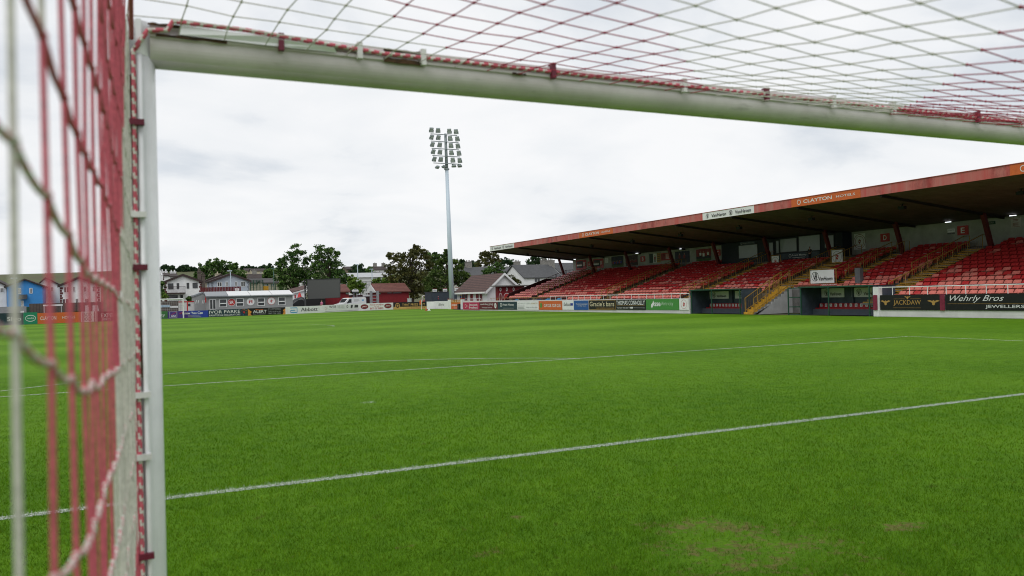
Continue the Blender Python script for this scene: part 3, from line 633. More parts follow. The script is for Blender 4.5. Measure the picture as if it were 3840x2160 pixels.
for s in ind:
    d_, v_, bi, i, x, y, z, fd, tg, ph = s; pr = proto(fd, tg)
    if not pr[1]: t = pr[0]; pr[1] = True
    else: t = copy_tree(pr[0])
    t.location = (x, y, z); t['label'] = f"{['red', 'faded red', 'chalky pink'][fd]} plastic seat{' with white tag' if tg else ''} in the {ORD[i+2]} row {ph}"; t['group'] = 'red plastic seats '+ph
b = MB()
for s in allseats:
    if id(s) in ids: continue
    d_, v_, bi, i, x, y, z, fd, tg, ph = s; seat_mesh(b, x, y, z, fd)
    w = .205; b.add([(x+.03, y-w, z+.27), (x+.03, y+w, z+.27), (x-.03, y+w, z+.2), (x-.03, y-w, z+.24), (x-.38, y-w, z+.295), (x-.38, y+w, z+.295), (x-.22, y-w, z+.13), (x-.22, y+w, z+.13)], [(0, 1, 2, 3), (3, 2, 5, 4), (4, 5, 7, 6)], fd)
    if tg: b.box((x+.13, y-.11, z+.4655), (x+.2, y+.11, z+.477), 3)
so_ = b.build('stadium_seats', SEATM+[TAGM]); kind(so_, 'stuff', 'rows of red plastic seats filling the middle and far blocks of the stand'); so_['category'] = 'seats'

# ------------------------------------------------ the commentary box, posters and letters on the back wall
cb_ = thing('commentary_box', 'dark navy commentary box with wide windows at the top of the stand', 'commentary box', (45.5, 48.5, 3.7))
BX = 45.0
b = MB(); b.box((BX, 41.7, rz(12)-.3), (45.99, 55.3, 5.82)); b.build('wall', M('box_navy', (.012, .018, .028), .6, .2), cb_)
WIN = M('pale_window', (.34, .38, .40), .2, .12, .6)  # pale base colour stands in for sky reflected in the panes
for y0, y1, z0, z1 in ((53.0, 50.7, 4.40, 5.48), (48.05, 46.25, 4.64, 5.68), (46.0, 43.85, 4.6, 5.76), (43.35, 42.5, 4.72, 5.62), (48.5, 48.2, 4.6, 5.6), (49.3, 48.85, 4.5, 5.5)):
    w_ = MB()
    for a in ((y1-.05, z0-.05, y0+.05, z0), (y1-.05, z1, y0+.05, z1+.05), (y1-.05, z0, y1, z1), (y0, z0, y0+.05, z1)): w_.box((BX-.04, a[0], a[1]), (BX-.002, a[2], a[3]))
    wf = w_.build('window', DGREY, cb_); g_ = MB(); g_.box((BX-.02, y1, z0), (BX-.003, y0, z1)); g_.build('pane', WIN, wf)
p = SP(48.3, 43.9, 4.05, 4.5, NAVY, .02, BX-.03); p.ring(.30, .55, .3, .07, PALE); p.text('Avant Money', .34, .36, .36, .42, PALE, 0, .004); p.rect(.36, .14, .66, .2, PALE); p.build('sign', cb_)
p = SP(52.8, 51.0, 5.52, 5.78, NAVY, .02, BX-.03); p.ring(.1, .5, .35, .1, LGREY); p.text('Avant Money', .2, .3, .75, .4, LGREY); p.build('sign', cb_)
BW = 45.97
def wsign(name, label, cat, y0, y1, z0, z1, bg, draw, group=None):
    p = SP(y0, y1, z0, z1, bg, .025, BW); draw(p); return tag(p.build(name), label, cat, group)
LET = 'block letter signs on the back wall'
for ch, y0, y1, z0, z1 in (('A', 80.2, 79.45, 4.88, 5.42), ('B', 69.36, 68.5, 4.87, 5.44), ('C', 57.25, 56.6, 4.84, 5.41), ('D', 39.12, 38.35, 4.87, 5.45), ('E', 33.1, 32.32, 4.88, 5.49)):
    wsign('letter_sign', 'dark red sign with white letter %s on the stand back wall' % ch, 'sign', y0, y1, z0, z1, SIGNRED, lambda p: p.text(ch, .32, .2, .36, .6, PALE, 0, .01), LET)
DUSK = M('photo_navy', (.02, .03, .06), .5, .4, 3); PITCHG = M('photo_green', (.05, .12, .02), .5, .2); SHIRT = M('photo_red', (.30, .03, .03), .5, .4, 4)
def fig(p, x, h, m, y=.1): p.ell(x, y+h*.85, .035, h*.1, SKIN, 10); p.poly([(x-.06, y+h*.35), (x-.07, y+h*.72), (x+.07, y+h*.72), (x+.06, y+h*.35)], m); p.rect(x-.05, y, x+.05, y+h*.36, DGREY if m != BLACK else PALE)
def poster_a(p): p.rect(.06, .2, .68, .9, DGREY); [fig(p, .14+.1*k, .4, PALE, .24) for k in range(5)]; lines(p, .73, .95, [.7, .6, .5, .4], .05, PALE)
wsign('poster', 'red poster with grey team photograph left of letter A', 'poster', 82.87, 80.49, 4.52, 5.67, SIGNRED, poster_a)
wsign('poster', 'red poster with grey team photograph right of letter A', 'poster', 79.0, 76.7, 4.54, 5.62, SIGNRED, poster_a)
wsign('notice', 'small pale notice between the red poster and the green photograph', 'notice', 76.3, 75.7, 5.07, 5.63, PALE, lambda p: lines(p, .15, .85, [.75, .6, .45, .3, .15], .05, LGREY))
def poster_g(p): p.rect(0, 0, 1, .28, PITCHG); p.rect(0, .28, 1, .45, BLACK); [fig(p, .15+.14*k, .45, BLUEB if k % 2 else SHIRT, .18) for k in range(6)]
wsign('poster', 'photograph of players on green grass under a dark sky', 'poster', 75.0, 72.65, 4.51, 5.7, DUSK, poster_g)
wsign('poster', 'dark photograph of a red crowd left of letter B', 'poster', 72.2, 69.9, 4.53, 5.66, M('photo_crowd', (.09, .05, .045), .5, .6, 5), lambda p: [fig(p, .1+.16*k, .5, SHIRT, .1+.05*(k % 2)) for k in range(6)])
def poster_b(p): p.rect(0, 0, .33, 1, M('photo_dark_green', (.03, .06, .045), .5, .3)); p.rect(.66, 0, 1, 1, GOLD); fig(p, .5, .85, SHIRT, .05); lines(p, .7, .95, [.8, .6, .4, .2], .05, DGREY)
wsign('poster', 'three-panel poster with dark green and yellow sides, right of letter B', 'poster', 67.74, 65.76, 4.67, 5.61, PALE, poster_b)
wsign('poster', 'red poster with pale text lines beside the yellow panel', 'poster', 65.72, 64.24, 4.82, 5.56, SIGNRED, lambda p: (p.rect(.05, .1, .5, .9, SHIRT), lines(p, .55, .95, [.8, .65, .5, .35, .2], .06, PALE)))
wsign('poster', 'navy photograph of two red-shirted players', 'poster', 63.38, 61.12, 4.45, 5.58, DUSK, lambda p: (fig(p, .32, .8, SHIRT, .08), fig(p, .66, .8, SHIRT, .08)))
wsign('poster', 'photograph of players on grass before a red crowd, next to letter C', 'poster', 60.09, 57.94, 4.47, 5.6, SHIRT, lambda p: (p.rect(0, 0, 1, .2, PITCHG), p.rect(0, .2, 1, .4, DGREY), fig(p, .3, .6, PALE, .25), fig(p, .52, .75, PALE, .1), fig(p, .82, .6, PALE, .25)))
wsign('club_crest', 'round red and white crest panel beside letter D', 'crest', 41.48, 40.46, 4.45, 5.62, PALE, lambda p: (p.ring(.5, .5, .46, .03, DKRED), p.ring(.5, .5, .34, .025, DKRED), crest(p, .5, .5, .3, DKRED)))
wsign('exit_sign', 'small dark exit sign right of the letter E column', 'sign', 30.94, 30.5, 5.40, 5.6, M('exit_green', (.01, .05, .03), .5, .1), lambda p: p.text('EXIT', .15, .25, .7, .5, LGREY))
wsign('notice', 'pale notice with red border near the right end of the wall', 'notice', 29.5, 28.9, 5.08, 5.7, M('notice_cream', (.5, .48, .45), .6, .1), lambda p: (p.rect(.06, .06, .94, .09, DKRED), p.rect(.06, .9, .94, .93, DKRED), lines(p, .2, .8, [.75, .62, .4, .3, .2], .05, DKRED)))
wsign('notice', 'white and dark two-line notice left of letter E', 'notice', 33.8, 33.28, 5.0, 5.36, PALE, lambda p: (p.rect(0, 0, 1, .3, DGREY), p.text('TOILETS', .1, .62, .8, .22, DGREY), p.text('MEMBERS', .1, .06, .8, .18, LGREY)))
# banners on yellow frames at the tops of the aisles
def banner(y0, y1, z0, z1, X, label, draw, name='banner', fr=.06):
    t = thing(name, label, 'banner', (X, (y0+y1)/2, z0)); p = SP(y0, y1, z0, z1, BOARDW, .02, X); draw(p); p.build('panel', t)
    b = MB(); e = .12
    for y in (y0+e, y1-e): b.tube([(X+.06, y, z0-.75), (X+.06, y, z1+.06)], .03, 6)
    b.tube([(X+.06, y0+e, z1+.06), (X+.06, y1-e, z1+.06)], .03, 6); b.tube([(X+.06, y0+e, z0-.04), (X+.06, y1-e, z0-.04)], .025, 6); b.build('frame', YRAIL, t)
banner(38.25, 36.24, 1.98, 2.85, 38.15, 'white banner with black ring emblem on a yellow frame above the tunnel', lambda p: (vh(p, .2, .52, .36, BLACK), p.text('VanHaven', .36, .2, .58, .3, BLACK, .15, .008)))
banner(47.6, 46.8, 3.35, 4.3, 43.6, 'white crest banner in front of the box, left one', lambda p: crest(p, .5, .5, .42, SIGNRED, LGREY))
banner(41.45, 40.45, 3.4, 4.4, 43.6, 'white crest banner on a yellow frame, right of the box', lambda p: crest(p, .5, .5, .42, SIGNRED, LGREY))
p = SP(38.9, 35.9, 1.80, 1.93, SIGNRED, .03, 38.12); p.text('THE SHOWGROUNDS', .04, .2, .92, .6, PALE, 0, .01); tag(p.build('name_board'), 'narrow red board with pale lettering under the tunnel banner', 'sign')
# roof-edge signs
FZ0, FZ1, FXX = 6.855, 7.375, 34.99
def fsign(y0, y1, bg, draw, label): p = Panel((FXX, y0), (FXX, y1), FZ0, FZ1, bg, .012); draw(p); tag(p.build('roof_sign'), label, 'sign', 'signs along the roof edge')
def vh2(p): [(vh(p, .10+.47*k, .5, .34, BLACK), p.text('VanHaven', .19+.47*k, .24, .29, .46, BLACK, .15, .006)) for k in range(2)]
def clay(p): p.ring(.12, .5, .30, .07, PALE); p.text('CLAYTON', .19, .3, .42, .42, PALE, 0, .012); p.text('HOTELS', .67, .37, .26, .26, PALE, 0, .004)
fsign(83.68, 77.25, BOARDW, vh2, 'white roof sign with black emblems at the far end of the roof'); fsign(63.3, 57.55, ORANGE, clay, 'small-looking orange roof sign with white lettering over the far block')
fsign(45.4, 40.0, BOARDW, vh2, 'white roof sign with black emblems over the middle of the stand'); fsign(36.6, 31.2, ORANGE, clay, 'orange roof sign with white lettering over the dugouts'); fsign(22.4, 17.0, ORANGE, clay, 'orange roof sign cut by the right edge of the view')
# ------------------------------------------------ boards along the stand front
ADV = 'advertising boards along the stand front'
def ad(y0, y1, bg, draw, label, z0=.29, z1=1.12): p = SP(y0, y1, z0, z1, bg, .045, FX-.02); draw(p); tag(p.build('advertising_board'), label, 'advertising board', ADV); return p
def smooth(p): p.ring(.16, .5, .26, .05, PALE); p.ring(.25, .5, .16, .04, PALE); p.text('Smooooth', .40, .52, .5, .3, PALE, 0, .01); p.text('Broadband', .38, .14, .52, .3, PALE, 0, .01)
ad(91.1, 86.05, PINK, smooth, 'crimson board with two white lines of text near the corner', .1, .97)
def wine(p): p.text('oatesbreheny', .05, .55, .45, .28, PALE, 0, .01); p.text('group', .52, .5, .24, .3, PALE); p.text('Mortgage Services', .15, .14, .55, .2, PALE); p.disc(.88, .52, .36, PALE); p.text('OBG', .84, .38, .08, .28, WINE)
ad(86.0, 80.8, WINE, wine, 'wine red board with white disc next to the crimson board', .14, .98)
def avant(p): p.ring(.17, .6, .26, .08, PALE); p.text('Avant Money', .25, .42, .6, .36, PALE, 0, .006); p.rect(.28, .16, .84, .2, LGREY)
ad(80.75, 75.9, TEAL, avant, 'dark green-black board with white ring emblem and lettering', .15, 1.0)
ad(75.85, 70.9, BOARDW, lambda p: (p.text('MCDERMOTT CREED', .03, .66, .62, .18, LGREY), p.text('& MARTYN', .68, .66, .27, .18, GOLD), p.text('www.mcdcm.com', .42, .2, .53, .22, LGREY), lines(p, .03, .36, [.42, .26, .12], .06, LGREY)), 'white board with grey text lines beside the orange board', .16, 1.02)
ad(70.85, 66.0, ORANGE, lambda p: (p.disc(.1, .5, .3, GREEN), p.stroke([(.1, .1), (.1, .9)], .08, YEL), p.text('OUR CLUB. YOUR CLUB.', .23, .3, .72, .36, PALE, 0, .015)), 'orange board with white capitals in the stand front row', .18, 1.04)
def rad(p): p.poly([(.45, 0), (1, 0), (1, 1), (.45, 1)], M('mid_blue_print', (.02, .10, .33), .5, .1)); p.rect(.32, .45, .42, .72, BLUEB); p.text('Radisson', .05, .4, .28, .4, DGREY, .4); p.text('Proud to be associated', .54, .56, .42, .15, PALE); p.text('with Sligo Rovers', .6, .34, .32, .14, PALE)
ad(65.95, 61.1, BOARDW, rad, 'half white half blue board next to the orange board', .2, 1.06)
def gra(p): [p.rect(*q, GOLD) for q in ((0, 0, 1, .04), (0, .96, 1, 1), (0, .04, .012, .96), (.988, .04, 1, .96))]; p.text("Gracie's bars", .04, .36, .92, .5, M('cream_print', (.62, .55, .38), .5, .1), 0, .012); p.text('SLIGO & CARRICK-ON-SHANNON', .3, .1, .66, .14, GOLD)
ad(61.05, 56.65, BLACK, gra, 'black board with gold border and big cream lettering', .22, 1.08)
def tho(p): p.text('THOMAS CONNOLLY', .02, .48, .96, .42, PALE, 0, .01); p.rect(.03, .39, .97, .41, GOLD); p.text('"You\'ll never drink alone"', .03, .12, .42, .16, PALE, .2); [p.disc(.5+.04*k, .2, .09, PALE) for k in range(3)]; p.text('#thomasconnollysligo', .62, .12, .36, .15, LGREY)
ad(56.6, 52.2, BLACK, tho, 'black board with one wide line of white capitals', .25, 1.1)
def sse(p): p.poly([(.19, .12), (.16, .3), (.17, .5), (.22, .68), (.235, .88), (.26, .66), (.255, .45), (.22, .3), (.2, .2)], PALE); p.text('sse', .27, .32, .19, .36, PALE, 0, .02); p.text('Airtricity', .48, .3, .36, .46, M('mint_print', (.45, .62, .44), .5, .1))
ad(52.15, 47.85, GREEN, sse, 'green board with white flame emblem and lettering', .27, 1.12)
ad(47.8, 46.68, BOARDW, lambda p: crest(p, .5, .5, .42, SIGNRED, M('pale_red_print', (.55, .3, .3), .5, .1)), 'square white crest board beside the left dugout', .28, 1.12)
def jack(p):
    [eagle(p, x, y, w, h, GOLD) for x, y, w, h in ((.1, .5, .18, .34), (.9, .5, .2, .34), (.48, .82, .11, .2))]; p.text('JACKDAW', .24, .26, .46, .4, GOLD, 0, .004); p.rect(.24, .73, .44, .745, GOLD); p.rect(.53, .73, .7, .745, GOLD); p.rect(.24, .14, .7, .155, GOLD)
ad(29.65, 25.95, BLACK, jack, 'black board with gold capitals and three gold eagles', .37, 1.19)
def weh(p): p.text('Wehrly Bros', .04, .46, .44, .46, PALE, .45, -.004); p.rect(.02, .40, .9, .415, GOLD); p.text('JEWELLERS SLIGO', .335, .1, .48, .24, PALE, 0, .002)
ad(25.65, 19.2, BLACK, weh, 'black board with silver script lettering at the right edge', .37, 1.19)
for y in (29.95, 25.8):
    b = MB(); b.box((FX-.06, y-.13, .36), (FX-.021, y+.13, 1.2)); tag(b.build('board_post', M('magenta_post', (.22, .02, .05), .5, .2)), 'dark pink upright between board and dugout' if y > 28 else 'dark pink upright between the two black boards', 'post')

# ================================================================ FAR END: BOARDS, WALLS, YARD
FAR = 'advertising boards along the far end of the pitch'
def fb(pxa, ya, pxb, yb, h, bg, draw, label, name='advertising_board', group=FAR, z0=.02):
    """a board between two points of the far boundary, each found on the ground"""
    def gp(px, y): d = ray((px, y)); return CAM+d*(-CAM[2]/d[2])
    A, B = gp(pxa, ya), gp(pxb, yb); p = Panel(A, B, z0, h, bg, .06); draw(p); return tag(p.build(name), label, 'advertising board', group)
T_ = lambda *a: (lambda p: p.text(*a))
def b0(p): p.text('Brandon', -.0, .32, .3, .36, PALE, 0, .01) if False else None; p.text('ando', .05, .3, .3, .42, PALE, 0, .006); p.text('Sligo', .58, .22, .36, .46, PALE, 0, .006)
fb(-60, 1224, 88, 1217.5, 1.25, TEAL, b0, 'black board with pale lettering at the far left, behind the net')
def b1(p): p.ring(.5, .5, .0, .0, PALE) if False else None; p.ell(.5, .5, .38, .28, PALE); p.ell(.5, .5, .35, .23, M('emerald_board', (.01, .22, .11), .5, .1)); p.text('connolly.ie', .25, .4, .5, .2, PALE)
fb(88.5, 1217.5, 141, 1215.5, 1.25, M('emerald_board', (.01, .22, .11), .5, .1), b1, 'emerald board with white oval behind the side net')
def b2(p): p.text('CLAYTON', .06, .34, .36, .34, PALE, 0, .008); p.text('HOTELS', .56, .4, .3, .24, PALE)
fb(141.5, 1215.5, 304, 1209, 1.15, ORANGE, b2, 'orange board with white capitals behind the side net')
def b3(p): p.text('ENDO', .08, .52, .5, .36, DGREY); p.text('DOCS', .08, .12, .5, .32, DGREY); p.rect(.72, 0, 1, 1, WINE); p.rect(.76, .0, .9, 1, PALE)
fb(304.5, 1209, 372, 1206, 1.15, BOARDW, b3, 'white and wine board with two stacked dark words')
def b4(p): p.text('EXPERT', .06, .4, .6, .4, PALE, 0, .01); p.text('BEDS', .1, .08, .3, .24, PALE)
fb(372.5, 1206, 480, 1201.5, 1.1, MAROON, b4, 'maroon board behind the near post')
fb(480.5, 1201.4, 629, 1195, .9, M('airy_green', (.06, .2, .06), .5, .1), lambda p: (p.text('Airtricity', .45, .2, .48, .5, PALE), p.text('sse', .2, .3, .18, .4, PALE)), 'green board partly hidden by the near goal post')
def b5(p): p.poly([(.62, 0), (1, 0), (1, 1), (.5, 1)], BLUEB); p.rect(.04, .08, .23, .95, LGREY); p.rect(.055, .13, .215, .9, PURPLE); p.text('AXA', .08, .2, .12, .3, PALE, 0, .02); p.stroke([(.09, .5), (.2, .85)], .06, SIGNRED); p.text('Know You Can', .36, .5, .5, .36, PALE, 0, .012); lines(p, .5, .82, [.34, .22, .1], .04, LGREY); p.stroke([(.29, .6), (.36, .8)], .1, SIGNRED)
fb(629.5, 1195, 781.5, 1190.2, .86, PURPLE, b5, 'purple and blue board behind the far goal')
def b6(p): p.text('IVOR PARKE', .02, .46, .78, .42, PALE, 0, .004); p.text('PAINTERS & DECORATORS', .02, .1, .78, .24, PALE); [p.poly([(.9+.05*math.cos(a), .5+.3*math.sin(a)), (.9+.075*math.cos(a-.16), .5+.45*math.sin(a-.16)), (.9+.075*math.cos(a+.16), .5+.45*math.sin(a+.16))], m) for a, m in zip(np.linspace(-2.6, 2.6, 9), [BLUEB, CYAN, TEAL, GREEN, GREEN, YEL, GOLD, ORANGE, SIGNRED])]; p.disc(.9, .5, .16, SIGNRED)
fb(782, 1190.2, 929.5, 1184.2, .9, TEAL, b6, 'dark teal board with pale capitals and a colour wheel')
def b7(p):
    p.poly([(0, 0), (.1, 0), (.06, .25), (.1, .5), (.03, .8), (0, .9)], M('flame_print', (.65, .27, .05), .5, .2)); p.poly([(1, 0), (.92, 0), (.95, .35), (.93, .6), (1, .85)], M('flame_print', (.65, .27, .05), .5, .2))
    p.stroke([(.2, .8), (.3, .72), (.4, .8)], .07, ORANGE); p.text('ALERT', .13, .34, .36, .36, PALE, 0, .006); p.text('Fire Protection', .14, .1, .32, .18, LGREY); p.text('Fire Detection', .54, .78, .32, .14, LGREY); p.text('& Alarm Systems', .52, .6, .36, .14, LGREY); p.text('071 919 9191', .54, .34, .32, .17, LGREY); p.text('087 776 1891', .54, .1, .32, .17, LGREY)
fb(930, 1184.2, 1071, 1179, .93, BLACK, b7, 'black board with orange flames at both ends')
def b8(p):
    q = [(.13, .7), (.14, .8), (.29, .8), (.31, .7), (.31, .25), (.29, .16), (.14, .16), (.12, .3), (.14, .42), (.26, .42)]; p.stroke([(.12, .82), (.3, .82), (.3, .2), (.13, .2), (.13, .5), (.25, .5)], .11, CYAN); p.text('Abbott', .4, .3, .46, .5, BLACK, 0, .004)
fb(1071.5, 1179, 1209.5, 1172.8, .97, BOARDW, b8, 'white board with blue looped emblem and black word')
def b9(p): p.ring(.08, .55, .2, .05, M('pale_red_print', (.55, .3, .3), .5, .1)); p.text('WEB', .17, .55, .19, .34, DGREY, 0, .004); p.text('THE TOOL', .39, .72, .2, .15, LGREY); p.text('COMPANY', .39, .54, .22, .14, LGREY); p.text('SELECT  EQUIPMENT  SALES', .17, .36, .44, .07, LGREY); p.rect(.06, .1, .96, .15, LGREY); p.ring(.67, .7, .2, .07, DGREY); p.poly([(.76, .45), (.81, .45), (.83, .9), (.77, .9)], DGREY); p.poly([(.87, .5), (.98, .5), (.98, .85), (.88, .88)], DGREY)
fb(1210, 1172.8, 1345.5, 1166, 1.02, BOARDW, b9, 'white board with grey text and three small dark tool pictures')
def b10(p):
    for x in (.16, .84): p.ell(x, .55, .11, .36, LGREY); p.ell(x, .55, .105, .32, DKRED); p.text('JAKO', x-.07, .42, .14, .24, PALE, .3, .02)
    p.text('PROUD SPONSOR', .31, .68, .4, .17, SIGNRED, .2, .006); p.text('OF THE', .43, .47, .15, .13, SIGNRED); p.text("BIT O' RED", .32, .14, .38, .25, SIGNRED, 0, .012)
fb(1346, 1166, 1475, 1161.2, 1.05, BOARDW, b10, 'white board with red lettering between two dark red ovals')
def b11(p): p.rect(0, 0, 1, .36, M('tan_print', (.50, .32, .10), .5, .1)); p.disc(.13, .5, .4, M('tan_print', (.50, .32, .10), .5, .1)); p.disc(.13, .52, .3, BLACK); p.disc(.13, .52, .16, GOLD); p.text('THAT PRIZE GUY', .27, .5, .69, .3, M('tan_print', (.50, .32, .10), .5, .1), 0, .01); p.text('www.thatprizeguy.co.uk', .4, .08, .56, .18, BLACK)
fb(1475.5, 1161.2, 1600, 1159, 1.08, BLACK, b11, 'black and tan board with a medal emblem')
fb(1600.5, 1159, 1630, 1158.5, 1.08, BOARDW, lambda p: None, 'plain narrow white board beside the tan one')
fb(1630.5, 1158.5, 1680, 1159, 1.12, BOARDW, T_('abbvie', .3, .4, .42, .36, DGREY), 'white board with one thin grey word in the corner')
fb(1692, 1159.5, 1727, 1159.8, .92, ORANGE, lambda p: (p.text('expert', .06, .4, .72, .36, PALE, 0, .01), p.text('Electrical', .3, .1, .4, .16, PALE)), 'orange corner board under the yellow bars')
def pillar(pxa, pxb, y, h, label):
    d = ray((pxa, y)); A = CAM+d*(-CAM[2]/d[2]); d = ray((pxb, y)); B = CAM+d*(-CAM[2]/d[2]); t = thing('gate_pillar', label, 'pillar', (A+B)/2); b = MB()
    n = np.array([-(B-A)[1], (B-A)[0], 0]); n = n/np.linalg.norm(n)*.35; b.prism([A, B, B+n, A+n], (0, 0, h)); b.build('shaft', WHITE, t); b = MB(); e = (B-A)*.06; b.prism([A-e-n*.1+(0, 0, h), B+e-n*.1+(0, 0, h), B+e+n*1.1+(0, 0, h), A-e+n*1.1+(0, 0, h)], (0, 0, .08)); b.build('cap', RED, t)
pillar(1680, 1691.5, 1159.5, 1.35, 'white gate pillar with red cap left of the yellow bars'); pillar(1727.5, 1734.5, 1160, 1.35, 'white gate pillar with red cap right of the yellow bars')
d = ray((1692, 1159.5)); A = CAM+d*(-CAM[2]/d[2]); d = ray((1727, 1159.8)); B = CAM+d*(-CAM[2]/d[2])
b = MB()
for t in np.linspace(0, 1, 13): b.bar(A+(B-A)*t+(0, 0, .9), A+(B-A)*t+(0, 0, 1.28), .05)
for z in (.95, 1.25): b.bar(A+(0, 0, z), B+(0, 0, z), .04)
tag(b.build('yellow_railing', YEL), 'short yellow barred railing between two white pillars', 'railing')

# ---------------------------------------------------------------- builders for houses, trees and people
def wall_window(par, Y, x0, z0, x1, z1, frame=WHITE, pane=GLASS, bars=1, face='y', sgn=-1):
    b = MB(); t = .07; g = .05
    def bx(a0, a1, c0, c1, d0, d1):
        if face == 'y': b.box((a0, Y+sgn*d1 if sgn < 0 else Y+d0, c0), (a1, Y+sgn*d0 if sgn < 0 else Y+d1, c1))
        else: b.box((Y-d1, a0, c0), (Y-d0, a1, c1))
    bx(x0, x1, z0, z0+t, .004, g); bx(x0, x1, z1-t, z1, .004, g); bx(x0, x0+t, z0+t, z1-t, .004, g); bx(x1-t, x1, z0+t, z1-t, .004, g)
    for k in range(1, bars+1): xm = x0+(x1-x0)*k/(bars+1); bx(xm-t/2, xm+t/2, z0+t, z1-t, .004, g-.004)
    f = b.build('window', frame, par); b = MB(); bx(x0+t, x1-t, z0+t, z1-t, .004, .02); b.build('pane', pane, f)
def chimney(par, x, y, z0, z1, w=.7, m=None, pots=2):
    b = MB(); b.box((x-w/2, y-w/2, z0), (x+w/2, y+w/2, z1)); b.box((x-w/2-.06, y-w/2-.06, z1), (x+w/2+.06, y+w/2+.06, z1+.12))
    for k in range(pots): b.tube([(x-w/3+k*w*.6/max(1, pots-1) if pots > 1 else x, y, z1+.12), (x-w/3+k*w*.6/max(1, pots-1) if pots > 1 else x, y, z1+.5)], .11, 8)
    b.build('chimney', m or CONC, par)
def gable_house(name, label, Y, x0, x1, ze, zp, depth, wm, rm, cat='house', z0=-.5, xp=None, over=.3, wins=(), frame=WHITE, quoin=None, chims=(), bars=1, trim=None, group=None):
    xp = (x0+x1)/2 if xp is None else xp; t = thing(name, label, cat, ((x0+x1)/2, Y+depth/2, 0), group)
    b = MB(); b.prism([(x0, Y, z0), (x1, Y, z0), (x1, Y, ze), (xp, Y, zp), (x0, Y, ze)], (0, depth, 0)); b.build('wall', wm, t)
    b = MB()
    for xe in (x0, x1):
        s = (zp-ze)/(xp-xe); xo = xe-over if xe == x0 else xe+over; zo = ze+s*(xo-xe)
        b.prism([(xo, Y-over, zo+.03), (xp, Y-over, zp+.03), (xp, Y-over, zp+.23), (xo, Y-over, zo+.23)], (0, depth+2*over, 0))
    r = b.build('roof', rm, t)
    if trim:
        b = MB()
        for xe in (x0, x1):
            s = (zp-ze)/(xp-xe); xo = xe-over if xe == x0 else xe+over; zo = ze+s*(xo-xe)
            b.prism([(xo, Y-over-.06, zo-.12), (xp, Y-over-.06, zp-.12), (xp, Y-over-.06, zp+.16), (xo, Y-over-.06, zo+.16)], (0, .05, 0))
        b.build('barge_board', trim, t)
    for w in wins: wall_window(t, Y, *w[:4], frame, GLASS, w[4] if len(w) > 4 else bars)
    if quoin:
        b = MB()
        for k, z in enumerate(np.arange(.3, ze-.2, .36)):
            w = .36 if k % 2 else .22; b.box((x0-.02, Y-.03, z), (x0+w, Y-.004, z+.3)); b.box((x1-w, Y-.03, z), (x1+.02, Y-.004, z+.3))
        q = b.build('quoins', quoin, t); q['kind'] = 'stuff'
    for c in chims: chimney(r, *c)
    return t
def side_house(name, label, Y, x0, x1, ze, zr, depth, wm, rm, cat='house', z0=-.5, chims=(), wins=(), doors=(), group=None, hip=0, bars=1):
    """eaves towards the pitch, ridge along x"""
    t = thing(name, label, cat, ((x0+x1)/2, Y+depth/2, 0), group); b = MB()
    b.prism([(x0, Y, z0), (x0, Y, ze), (x0, Y+depth/2, zr), (x0, Y+depth, ze), (x0, Y+depth, z0)], (x1-x0, 0, 0)); b.build('wall', wm, t)
    b = MB(); k = (zr-ze)/(depth/2)
    for s in (0, 1):
        ya, yb = (Y-.3, Y+depth/2) if s == 0 else (Y+depth+.3, Y+depth/2)
        za = ze-.3*k+.03; b.prism([(x0-.25, ya, za), (x0-.25, yb, zr+.03), (x0-.25, yb, zr+.2), (x0-.25, ya, za+.17)], (x1-x0+.5, 0, 0))
    r = b.build('roof', rm, t)
    for c in chims: chimney(r, *c)
    for w in wins: wall_window(t, Y, *w[:4], WHITE, GLASS, w[4] if len(w) > 4 else bars)
    return t
def W4(f, Y, x0, y0, x1, y1):
    a = AY(f(x0, y0), Y); c = AY(f(x1, y1), Y); return (float(a[0]), float(c[2]), float(c[0]), float(a[2]))
def xz(f, x, y, Y): a = AY(f(x, y), Y); return float(a[0]), float(a[2])

def leaf_material(name, dark, light):
    m = bpy.data.materials.new(name); m.use_nodes = True; t = m.node_tree; b = t.nodes['Principled BSDF']; b.inputs['Roughness'].default_value = .7; b.inputs['Specular IOR Level'].default_value = .15
    a = t.nodes.new('ShaderNodeAttribute'); a.attribute_name = 'tint'; r_ = t.nodes.new('ShaderNodeValToRGB'); r_.color_ramp.elements[0].color = (*dark, 1); r_.color_ramp.elements[1].color = (*light, 1)
    t.links.new(a.outputs['Fac'], r_.inputs[0]); t.links.new(r_.outputs[0], b.inputs['Base Color'])
    tr = t.nodes.new('ShaderNodeBsdfTranslucent'); t.links.new(r_.outputs[0], tr.inputs[0]); ms = t.nodes.new('ShaderNodeMixShader'); ms.inputs[0].default_value = .2
    t.links.new(b.outputs[0], ms.inputs[1]); t.links.new(tr.outputs[0], ms.inputs[2]); t.links.new(ms.outputs[0], t.nodes['Material Output'].inputs[0]); return m
LF = {'green': leaf_material('leaf_green', (.026, .068, .015), (.125, .22, .05)), 'olive': leaf_material('leaf_olive', (.042, .050, .015), (.15, .15, .042)), 'bright': leaf_material('leaf_bright', (.06, .12, .016), (.18, .28, .045)), 'dark': leaf_material('leaf_dark', (.016, .042, .018), (.062, .115, .04)), 'conifer': leaf_material('leaf_conifer', (.022, .054, .012), (.12, .175, .036))}
BARK = M('bark', (.06, .045, .035), .9, .3, 8)
